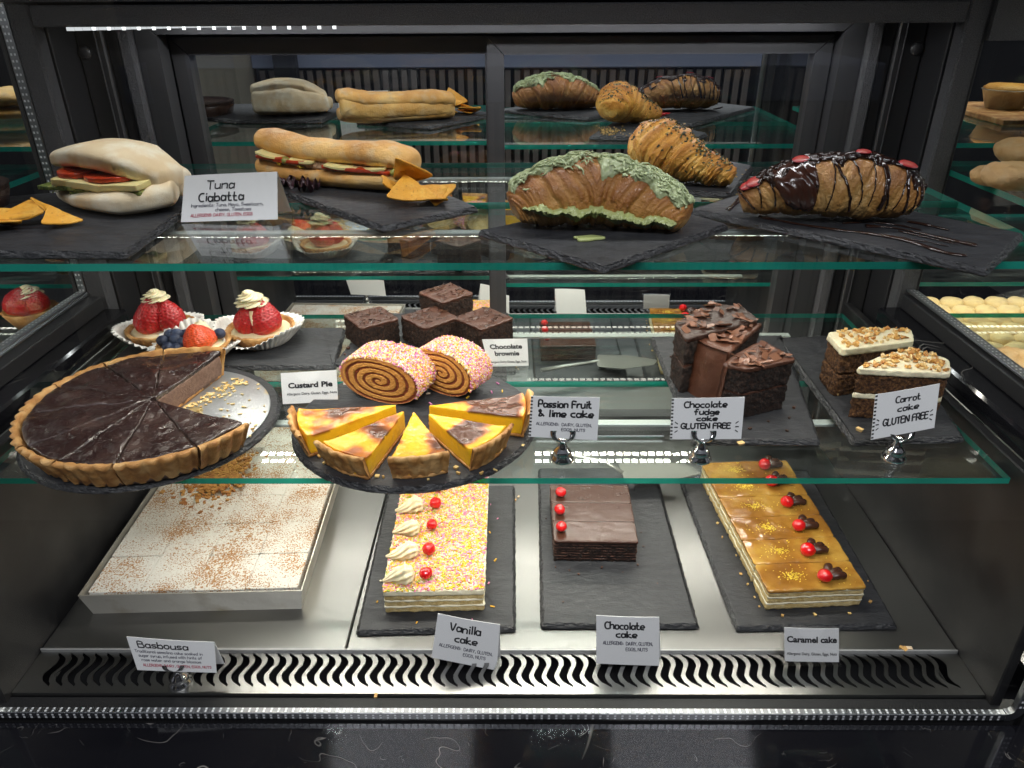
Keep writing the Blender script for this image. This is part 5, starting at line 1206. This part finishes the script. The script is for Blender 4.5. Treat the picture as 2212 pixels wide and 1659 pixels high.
# ================================================================ NAME CARDS
GL={'A':"02 39 62;14 54",'B':"02 09 49 58 57 46 06;46 56 64 63 52 02",'C':"59 29 07 04 22 52",'D':"02 09 39 67 64 32 02",'E':"59 09 02 52;06 46",'F':"59 09 02;06 46",'G':"68 49 29 07 04 22 42 63 65 45",'H':"02 09;62 69;06 66",'I':"29 22",'L':"09 02 52",'M':"02 09 35 69 62",'N':"02 09 62 69",'O':"29 07 04 22 42 64 67 49 29",'P':"02 09 49 58 56 45 05",'R':"02 09 49 58 56 45 05;35 62",'S':"58 39 19 07 16 46 54 43 22 03",'T':"09 69;39 32",'U':"09 04 22 42 64 69",'Y':"09 35 69;35 32",'X':"09 62;69 02",'V':"09 32 69",'K':"09 02;59 06 52",'W':"09 12 36 52 69",
'a':"56 52;55 36 16 04 12 32 53",'b':"09 02;05 26 46 55 53 42 22 03",'c':"46 26 05 03 22 42",'d':"59 52;55 36 16 04 12 32 53",'e':"04 54 46 26 05 03 12 42",'f':"59 39 28 22;06 46",'g':"55 36 16 04 13 33 54;56 51 30 10",'h':"09 02;05 26 46 55 52",'i':"16 12;18 19",'k':"09 02;46 04 52",'l':"19 12",'m':"06 02;05 16 36 35 32;35 56 66 62",'n':"06 02;05 26 46 55 52",'o':"16 04 12 42 54 46 16",'p':"06 00;05 26 46 54 42 22 03",'r':"06 02;04 26 46",'s':"46 16 05 14 34 43 32 02",'t':"19 13 22 42;06 36",'u':"06 03 12 32 53;56 52",'v':"06 22 46",'w':"06 12 35 52 66",'x':"06 42;46 02",'y':"06 23;56 21 10",'z':"06 46 02 42",'j':"36 31 10",'q':"56 50;55 36 16 04 12 32 53",
'&':"62 17 18 29 38 37 13 12 32 54",',':"13 11",':':"13 12;16 15",'.':"12 13",'/':"02 49"}
def stroke_text(txt,x,y,h,w_,slant=0,fit=None,cen=True,seed=0,wob=.25):
    """single stroke handwriting: list of quads in card coordinates"""
    r=np.random.default_rng(seed+len(txt)); adv=0; runs=[]; sp=1.0
    for chh in txt:
        if chh==' ': adv+=4.2*sp; continue
        g=GL.get(chh); 
        if g is None: continue
        mx=0; dy=r.normal(0,wob)
        for st_ in g.split(';'):
            pts=np.array([(int(q[0]),int(q[1])-2+dy*.5) for q in st_.split()],float); mx=max(mx,pts[:,0].max()); pts[:,0]+=adv; pts+=r.normal(0,wob*.35,pts.shape); runs.append(pts)
        adv+=(mx+1.9)*sp
    W=adv-1.9; s=h/7; Vs=[];Fs=[]; kx=(fit/(W*s)) if fit else 1.0
    for pts in runs:
        P=spline(pts,max(4,len(pts)*3)) if len(pts)>2 else pts
        if len(pts)==2 and np.linalg.norm(pts[1]-pts[0])<1.6: P=np.array([pts[0],pts[0]+(.0,.35)])
        P=P*s; P[:,0]*=kx; P[:,0]+=P[:,1]*slant; P[:,0]+=x-(W*s*kx/2 if cen else 0); P[:,1]+=y
        T=np.gradient(P,axis=0); T/=np.linalg.norm(T,axis=1)[:,None]+1e-9; N=np.stack([-T[:,1],T[:,0]],-1)*w_/2
        P=np.vstack([P[:1]-T[:1]*w_*.4,P[1:-1],P[-1:]+T[-1:]*w_*.4]); n0=sum(len(v) for v in Vs)
        V=np.empty((2*len(P),2)); V[0::2]=P+N; V[1::2]=P-N; Vs.append(V); Fs+=[(n0+2*k,n0+2*k+1,n0+2*k+3,n0+2*k+2) for k in range(len(P)-1)]
    return np.concatenate(Vs),Fs
def print_text(txt,x,y,h,bold=0,fit=None,cen=True):
    bold=bold*.5
    cu=bpy.data.curves.new('t','FONT'); cu.body=txt; cu.size=h*1.37; cu.align_x='CENTER' if cen else 'LEFT'; cu.offset=bold; cu.resolution_u=3
    o=bpy.data.objects.new('t',cu); COL.objects.link(o); dg=bpy.context.evaluated_depsgraph_get(); me=bpy.data.meshes.new_from_object(o.evaluated_get(dg))
    V=np.array([v.co[:2] for v in me.vertices]).reshape(-1,2); V=V*((fit/(V[:,0].max()-V[:,0].min())) if fit else 1,1)+(x,y); F=[tuple(p.vertices) for p in me.polygons]
    bpy.data.objects.remove(o); bpy.data.meshes.remove(me); bpy.data.curves.remove(cu); return V,F
def card(label,pix,y0,y1,lines,tent=0,bend=.0,stripes=False,acr=False,burst=None):
    """pix: BL,BR,TR,TL as seen; y0/y1: depth of the foot and of the top edge"""
    BL=aty(*pix[0],y0);BR=aty(*pix[1],y0);TR_=aty(*pix[2],y1);TL=aty(*pix[3],y1)
    nrm=np.cross(BR-BL,TL-BL); nrm/=np.linalg.norm(nrm)
    if nrm[1]>0: nrm=-nrm
    W=(np.linalg.norm(BR-BL)+np.linalg.norm(TR_-TL))/2; H=(np.linalg.norm(TL-BL)+np.linalg.norm(TR_-BR))/2
    def mp(P,lift=0):
        P=np.asarray(P,float); u=(P[:,0]/W+.5)[:,None]; v=(P[:,1]/H)[:,None]
        return (BL*(1-u)+BR*u)*(1-v)+(TL*(1-u)+TR_*u)*v+nrm*(lift+(bend or .0012)*np.sin(u*PI)*(.3+.7*v))
    t=thing('name_card',label,'name card',tuple((BL+BR)/2))
    n=12; g=np.array([((i/(n-1)-.5)*W,j/3*H) for i in range(n) for j in range(4)])
    A=mp(g,.0002); B=mp(g,-.0002); F=gridF(n,4).tolist(); N_=len(A); F+=[[x+N_ for x in f[::-1]] for f in gridF(n,4).tolist()]
    for i in range(n-1): F+=[[i*4,(i+1)*4,(i+1)*4+N_,i*4+N_],[i*4+3,i*4+3+N_,(i+1)*4+3+N_,(i+1)*4+3]]
    for j in range(3): F+=[[j,j+N_,j+1+N_,j+1],[(n-1)*4+j,(n-1)*4+j+1,(n-1)*4+j+1+N_,(n-1)*4+j+N_]]
    part('paper',np.concatenate([A,B]),F,m_paper,t,False)
    if tent:
        g2=g.copy(); A2=mp(g,-.0002); A2=A2+np.array([0,1,0])*(tent*(1-g[:,1]/H))[:,None]+np.array([.004,0,-.001])*(1-g[:,1]/H)[:,None]
        part('back_flap',np.concatenate([A2,A2-nrm*.0003]),F,m_paper,t,False)
    for ln in lines:
        if ln[0]=='h': _,txt,x,y,h,w_,mat=ln[:7]; V,F=stroke_text(txt,x*W,y*H,h*H,w_*H,ln[7]*.6,ln[8]*W)
        elif ln[0]=='p': _,txt,x,y,h,b,mat=ln[:7]; V,F=print_text(txt,x*W,y*H,h*H,b*H,ln[7]*W)
        part('lettering',mp(V,.0005),F,mat,t,False)
    if stripes:
        mb=MB()
        for k in range(12):
            y=H*(k+.3)/12; mb.add(mp([(-W/2,y),(-W/2+.0022,y),(-W/2+.0022,y+H/26),(-W/2,y+H/26)],.0005),[(0,1,2,3)])
        mb.out('printed_stripes',m_ink,t)
    if burst:
        mb=MB()
        for sx in(-1,1):
            for dy,an in((.10,.6),(0,0),(-.10,-.6)):
                x0,y0_=sx*.40*W,(burst+dy*.8)*H; L_=.05*W; dx,dy_=sx*L_*math.cos(an),L_*math.sin(an); w2=.014*H
                mb.add(mp([(x0,y0_-w2),(x0+dx,y0_+dy_-w2),(x0+dx,y0_+dy_+w2),(x0,y0_+w2)],.0005),[(0,1,2,3)])
        mb.out('ink_dashes',m_ink,t)
    if acr:
        h_=thing('card_stand','clear acrylic stand holding the %s card'%acr,'card stand',tuple((BL+BR)/2))
        e=.004; g3=np.array([(-W/2-e,-.004),(W/2+e*.4,-.004),(W/2+e*.4,H+.0015),(-W/2-e,H+.0015)])
        for nm,l0,l1 in(('front_sheet',.0012,.0022),('back_sheet',-.0022,-.0012)):
            V=np.concatenate([mp(g3,l0),mp(g3,l1)]); part(nm,V,BF,m_acryl,h_,False)
        zb=BL[2]-.0045; V=mp(np.array([(-W/2-e,-.004),(W/2+e*.4,-.004)]),0); f0,f1=V[0],V[1]
        base=np.array([f0,f1,f1+(0,.022,0),f0+(0,.022,0)]); base[:,2]=zb; b2=base.copy(); b2[:,2]+=.0014; part('foot',np.concatenate([base,b2]),BF,m_acryl,h_,False)
    return t
AL='ALLERGENS:  DAIRY, GLUTEN,'
card('folded paper card handwritten Tuna Ciabatta with ingredients in front of the sandwiches',[(391,480),(600,474),(599,371),(399,380)],.728,.752,
  [('h','Tuna',-.10,.69,.17,.026,m_ink,.10,.29),('h','Ciabatta',-.09,.43,.17,.032,m_ink,.05,.47),('h','Ingredients: Tuna, Mayo, Sweetcorn,',-.03,.31,.065,.011,m_greyink,.1,.76),('h','cheese, Tomatoes',.04,.21,.065,.011,m_greyink,.1,.37),('h','ALLERGENS: DAIRY, GLUTEN, EGGS',-.08,.10,.060,.011,m_red,.1,.64)],tent=.035)
PA='Allergens: Dairy, Gluten, Eggs, Nuts'
card('white printed card reading Custard Pie behind the custard slices',[(611,873),(730,867),(727,799),(606,806)],.748,.762,
  [('p','Custard Pie',.02,.50,.17,.020,m_ink,.80),('p',PA,.04,.27,.085,.003,m_ink,.90)],acr='Custard Pie')
card('white printed card reading Chocolate brownie at the corner of the brownie slate',[(1057,792),(1142,790),(1139,731),(1041,733)],.852,.866,
  [('p','Chocolate',.0,.64,.17,.018,m_ink,.74),('p','brownie',.0,.39,.17,.018,m_ink,.58),('p',PA,-.01,.13,.08,.003,m_ink,.92)],acr='Chocolate brownie')
card('handwritten Passion Fruit and lime cake card in a chrome clip, no cake beside it',[(1142,943),(1290,951),(1296,858),(1147,855)],.632,.640,
  [('h','Passion Fruit',.0,.75,.15,.038,m_ink,0,.76),('h','& lime cake',.02,.53,.15,.038,m_ink,0,.80),('h',AL,.0,.31,.065,.013,m_greyink,0,.80),('h','EGGS, NUTS',.14,.19,.065,.013,m_greyink,0,.34)],stripes=True)
card('handwritten Chocolate fudge cake gluten free card in a chrome clip',[(1447,949),(1601,948),(1609,857),(1451,860)],.632,.640,
  [('h','Chocolate',-.03,.78,.13,.034,m_ink,0,.58),('h','fudge',-.01,.61,.12,.034,m_ink,0,.34),('h','cake',.0,.46,.10,.034,m_ink,0,.28),('h','GLUTEN FREE',-.01,.27,.12,.034,m_ink,0,.68)],stripes=True,burst=.30)
card('tilted handwritten Carrot cake gluten free card in a chrome clip',[(1881,950),(2018,924),(2030,828),(1891,852)],.632,.640,
  [('h','Carrot',.02,.74,.13,.028,m_ink,0,.38),('h','cake',.04,.54,.12,.028,m_ink,0,.32),('h','GLUTEN FREE',.02,.27,.14,.030,m_ink,0,.70)],stripes=True,burst=.32)
card('folded Basbousa card with small handwriting in a chrome clip on the vent plate',[(297,1447),(468,1453),(463,1387),(273,1375)],.548,.556,
  [('h','Basbousa',-.10,.72,.18,.036,m_ink,0,.58),('h','Traditional semolina cake soaked in',-.05,.56,.080,.014,m_greyink,0,.80),('h','sugar syrup, infused with hints of',-.04,.43,.080,.014,m_greyink,0,.76),('h','rose water and orange blossom',-.04,.30,.080,.014,m_greyink,0,.72),('h','ALLERGENS: DAIRY, GLUTEN, EGGS, NUTS',.02,.14,.075,.014,m_red,0,.84)],tent=.012)
card('tilted paper card handwritten Vanilla cake in front of the sprinkled cake',[(932,1420),(1073,1448),(1080,1349),(946,1325)],.580,.592,
  [('h','Vanilla',-.04,.70,.16,.032,m_ink,.05,.48),('h','cake',-.01,.47,.14,.032,m_ink,.05,.34),('h',AL,-.0,.30,.065,.012,m_greyink,0,.82),('h','EGGS, NUTS',.14,.18,.065,.012,m_greyink,0,.34)],tent=.012)
card('paper card handwritten Chocolate cake in front of the half empty slate',[(1288,1433),(1424,1438),(1424,1333),(1288,1329)],.578,.590,
  [('h','Chocolate',-.05,.75,.13,.030,m_ink,0,.62),('h','cake',-.02,.58,.12,.030,m_ink,0,.32),('h',AL,-.0,.42,.065,.012,m_greyink,0,.78),('h','EGGS, NUTS',.14,.30,.065,.012,m_greyink,0,.34)],tent=.012)
card('printed card reading Caramel cake on the vent plate',[(1695,1428),(1812,1430),(1812,1357),(1694,1355)],.577,.588,
  [('p','Caramel cake',.0,.58,.18,.020,m_ink,.92),('p',PA,.0,.20,.085,.004,m_ink,.92)],acr='Caramel cake')
# burst marks beside GLUTEN FREE
def holder(label,u,v,z,s=1.0):
    p=at(u,v,z); t=thing('card_clip',label,'card clip',tuple(p),'chrome card clips')
    prof=[(0,0),(.0150,0),(.0155,.0012),(.0145,.0035),(.0120,.0055),(.0110,.0075),(.0122,.0090),(.0105,.0115),(.0075,.0140),(.0058,.0165),(.0050,.0205),(.0048,.0240),(.0060,.0255),(0,.0262)]
    V,F=lathe([(a*s*.78,b*s) for a,b in prof],p,40); part('base',V,F,m_chrome,t)
    for sx in(-1,1):
        n=14; tt=np.linspace(0,1,n); X=p[0]+sx*(.002+.0078*np.sin(tt*PI*.62))*s; Z=p[2]+(.0225+.0125*tt)*s; Y=p[1]-.004-.0022*np.sin(tt*PI*1.4)
        V=[]
        for k in range(n):
            w_=.0032*s*(1-.25*math.sin(tt[k]*PI))
            V+=[(X[k]-w_,Y[k],Z[k]),(X[k]+w_,Y[k],Z[k]),(X[k]+w_,Y[k]+.0007,Z[k]),(X[k]-w_,Y[k]+.0007,Z[k])]
        F=gridF(n,4,False,True).tolist()+[[0,3,2,1],[4*n-4,4*n-3,4*n-2,4*n-1]]
        part('clip_jaw',V,F,m_chrome,t)
holder('chrome clip stand holding the Passion Fruit card',1214,992,ZM)
holder('chrome clip stand holding the Chocolate fudge cake card',1511,992,ZM)
holder('chrome clip stand holding the Carrot cake card',1930,990,ZM)
holder('dark chrome clip stand holding the Basbousa card on the vent plate',391,1476,-.003)

# ================================================================ NEIGHBOURING CASES
def neighbour(x0,x1,label,warm):
    c=thing('neighbouring_case',label,'display case',((x0+x1)/2,.8,0))
    part('deck_panel',*box(x0,x1,.55,1.085,-.006,0),m_steel,c,False)
    part('mirror_pane',*box(x0,x1,1.09,1.094,.02,.60),m_mirror,c,False)
    part('header_bar',*box(x0,x1,.96,1.0,.60,.66),m_tex,c,False)
    part('case_roof',*box(x0,x1,.50,1.1,.70,.72),m_dark,c,False)
    part('rear_wall',*box(x0,x1,1.10,1.12,-.05,.75),m_dark,c,False)
    for z in(.45,.23):
        for a,b in((.601,.8045),(.8065,1.023)):
            V,F=box(x0,x1,a,b,z-.007,z); o=part('shelf_pane',V,F,[m_glass,m_gedge],c,False)
            for p in o.data.polygons:
                if abs(p.normal.z)<.5: p.material_index=1
        ledbar(x0+.05,x1-.03,.722,z-.0075,c)
    ledbar(x0+.05,x1-.03,.75,.698,c,m_ledcool,size=.004,solid_=True)
    return c
neighbour(XR+.062,1.25,'right hand neighbouring pastry case seen through the side glass','r')
neighbour(-1.25,XL-.085,'left hand neighbouring pastry case seen through the side glass','l')
def mound(name,label,cat,c,R,H,cols,seed,mat=m_bread,sq=1,group=None,am=.06):
    n=44; t=np.linspace(-PI/2,PI/2,26); V,F=lathe([(max(R*math.cos(x)**.8 if abs(x)<1.57 else 0,0),H/2+H/2*math.sin(x)) for x in t],c,n)
    d=V-np.array(c); V=V+d*(noise(V,1.5/R,seed,3)*am*2.4+noise(V,6/R,seed+2,2)*am*.8)[:,None]; V[:,2]=np.maximum(V[:,2],c[2])
    o=part(name,V,F,mat,None,True,ramp(.5+.5*noise(V,2.5/R,seed+1,3)+.2*(V[:,2]-c[2])/H,cols)); return tag(o,label,cat,group)
ck=[(0,(.40,.20,.07)),(.5,(.58,.34,.13)),(1,(.70,.46,.22))]
# right case
pt=thing('meat_pie','golden pie in a foil tin reflected inside the right hand case','pie',(.90,.72,.46))
V,F=lathe([(.030,0),(.042,.032),(.044,.033),(.041,.034),(.030,.002)],(.90,.72,.46),40); part('foil_tin',V,F,m_foil,pt)
V,F=lathe([(.0,.030),(.040,.030),(.041,.036),(.034,.041),(0,.043)],(.90,.72,.46),40); V[:,2]+=noise(V,70,1,3)*.002; part('pie_crust',V,F,m_pastry,pt,True,ramp(.5+.5*noise(V,60,3,3),golds))
fp=thing('pastry_parcel','large flaky pastry partly cut off by the right edge','pastry',(.985,.74,.46))
croissant([(.94,.74,.478),(.97,.745,.492),(1.01,.745,.494),(1.05,.74,.480)],[.014,.030,.032,.014],fp,.46,K=3,seed=31,cols=golds)
tag(part('wooden_board',*cbox(.82,1.10,.62,.86,.4504,.4595),m_crust,None,False),'pale board under the pies in the right hand case','board')
for k,(u,v,R,lb) in enumerate(((2140,392,.024,'broken cookie nearest the side glass on the right'),(2180,412,.031,'round cookie leaning at the front of the right hand shelf'),(2206,372,.034,'large cookie at the right edge of the view'))):
    p=at(u,v,.455); mound('cookie',lb,'cookie',(p[0],p[1],.4504+.006*k),R,.022+.006*k,ck,50+k,group='cookies on the right hand shelf')
p=at(2190,800,.24); mound('raisin_cookie','thick fruit cookie on the lower shelf at the right edge','cookie',(p[0],p[1],.2304),.032,.034,ck,60)
mb=MB(); r=np.random.default_rng(3); P=[(p[0]+.028*math.cos(a),p[1]+.026*math.sin(a)-.003,.2304+q) for a,q in zip(r.uniform(3,6,14),r.uniform(.008,.028,14))]
for q in P:
    V,F=lathe([(0,-.003),(.003,0),(0,.003)],q,8); mb.add(V,F)
tag(mb.out('currants',m_dark,None,True),'dark currants stuck in the thick fruit cookie','currants',kind='stuff')
ti=thing('biscuit_tray','tray of golden butter biscuits in the right hand case','biscuit tray',(1.0,.80,0))
part('tray',*cbox(.80,1.22,.58,.95,.0,.018),m_paper,ti,False)
bm=MB(); k=0
for i in range(8):
    for j in range(7):
        c=(.83+i*.05,.605+j*.05,.018); V,F=lathe([(0,0),(.024,.0),(.026,.010),(.018,.020),(0,.023)],c,14); V=V+noise(V,50,k,2)[:,None]*.003
        o=part('biscuit',V,F,m_bread,ti,True,np.tile((.78,.58,.26),(len(V),1))); k+=1
# left case
br=thing('bread_roll','round filled bread roll reflected in the left hand case','bread roll',(-.95,.72,.45))
bread('bottom_bread',[(-1.0,.72,.461),(-.95,.72,.461),(-.89,.72,.461)],[.03,.045,.03],[.009,.011,.009],br,gold,.45,seed=70)
bread('top_bread',[(-1.0,.72,.483),(-.95,.72,.488),(-.89,.72,.483)],[.03,.045,.03],[.010,.017,.010],br,gold,.45,seed=71)
p=at(25,440,.455); cb2=(p[0]-.055,p[1]-.03,.4504)
cr_=thing('round_pie','dark round pie on the left hand shelf beyond the side glass','pie',cb2)
V,F=lathe([(0,0),(.06,0),(.066,.022),(.063,.026),(0,.026)],cb2,48); V[:,2]+=noise(V,40,3,2)*.002; part('pie_body',V,F,m_food_gloss,cr_,True,np.tile((.05,.025,.018),(len(V),1)))
V,F=lathe([(.062,.015),(.067,.028),(.060,.030),(.058,.022)],cb2,48); part('crust',V,F,m_brown,cr_)
for k,(dx,dy,dz,lb) in enumerate(((0,0,0,'strawberry filled waffle bowl nearest the left side glass'),(-.075,-.03,0,'strawberry filled waffle bowl at the left edge of the view'))):
    p=at(120,675,.25); c=(p[0]-.035+dx,p[1]+dy,.2304); wb=thing('waffle_bowl',lb,'dessert',c,'strawberry desserts in the left hand case')
    V,F=lathe([(.022,0),(.036,.026),(.0345,.027),(.020,.002)],c,40,fl=lambda a,kk,rr:rr*(1+.05*np.sin(a*14))); part('bowl',V,F,m_crust,wb)
    strawberry('strawberry',(c[0]-.012,c[1]-.010,c[2]+.02),.020,.034,wb,(.2,.2,1),80+k); strawberry('strawberry',(c[0]+.014,c[1]+.0,c[2]+.02),.018,.032,wb,(-.3,.1,1),82+k)
    swirl('cream_swirl',(c[0],c[1]+.004,c[2]+.045),.016,.015,wb,m_cream,7,.8)

# ================================================================ SHOP SEEN IN THE MIRRORS
part('shop_wall',*box(-5,5,-2.6,-2.5,-.95,2.6),M('dark_shop_wall',(.035,.035,.04),.7),None,False,kind='structure')
oc=thing('shop_counter','slatted counter with a pale top reflected in the mirror doors','counter',(0,-1.35,-.95))
part('counter_body',*box(-1.15,1.05,-1.80,-1.345,-.95,.365),m_dark,oc,False)
part('fascia',*cbox(-1.17,1.07,-1.83,-1.315,.368,.47,.004),m_lbl,oc,False)
slm=None
for k in range(52):
    x=-1.13+k*.0418
    if slm is None:
        o=part('slat',*cbox(-.0125,.0125,-.012,.012,-.40,.36,.002),m_slatw,None,False); slm=o
    else: o=slm.copy(); COL.objects.link(o)
    o.parent=oc; o.location=(x,-1.330+1.35,.95)
sw=part('partition_wall',*cbox(-1.55,-1.18,-1.40,-1.35,-.95,1.3,.003),m_wall,None,False); tag(sw,'beige wall beyond the left end of the slatted counter, seen in the mirror','wall')
pw=part('dark_pillar',*cbox(-1.06,-.96,-1.30,-1.26,-.95,1.3,.003),m_dark,None,False); tag(pw,'black upright in front of the slatted counter, seen in the mirror','pillar')
pw=part('dark_pillar',*cbox(1.08,1.30,-1.40,-1.35,-.95,1.3,.003),m_dark,None,False); tag(pw,'wide black upright right of the slatted counter, seen in the mirror','pillar')
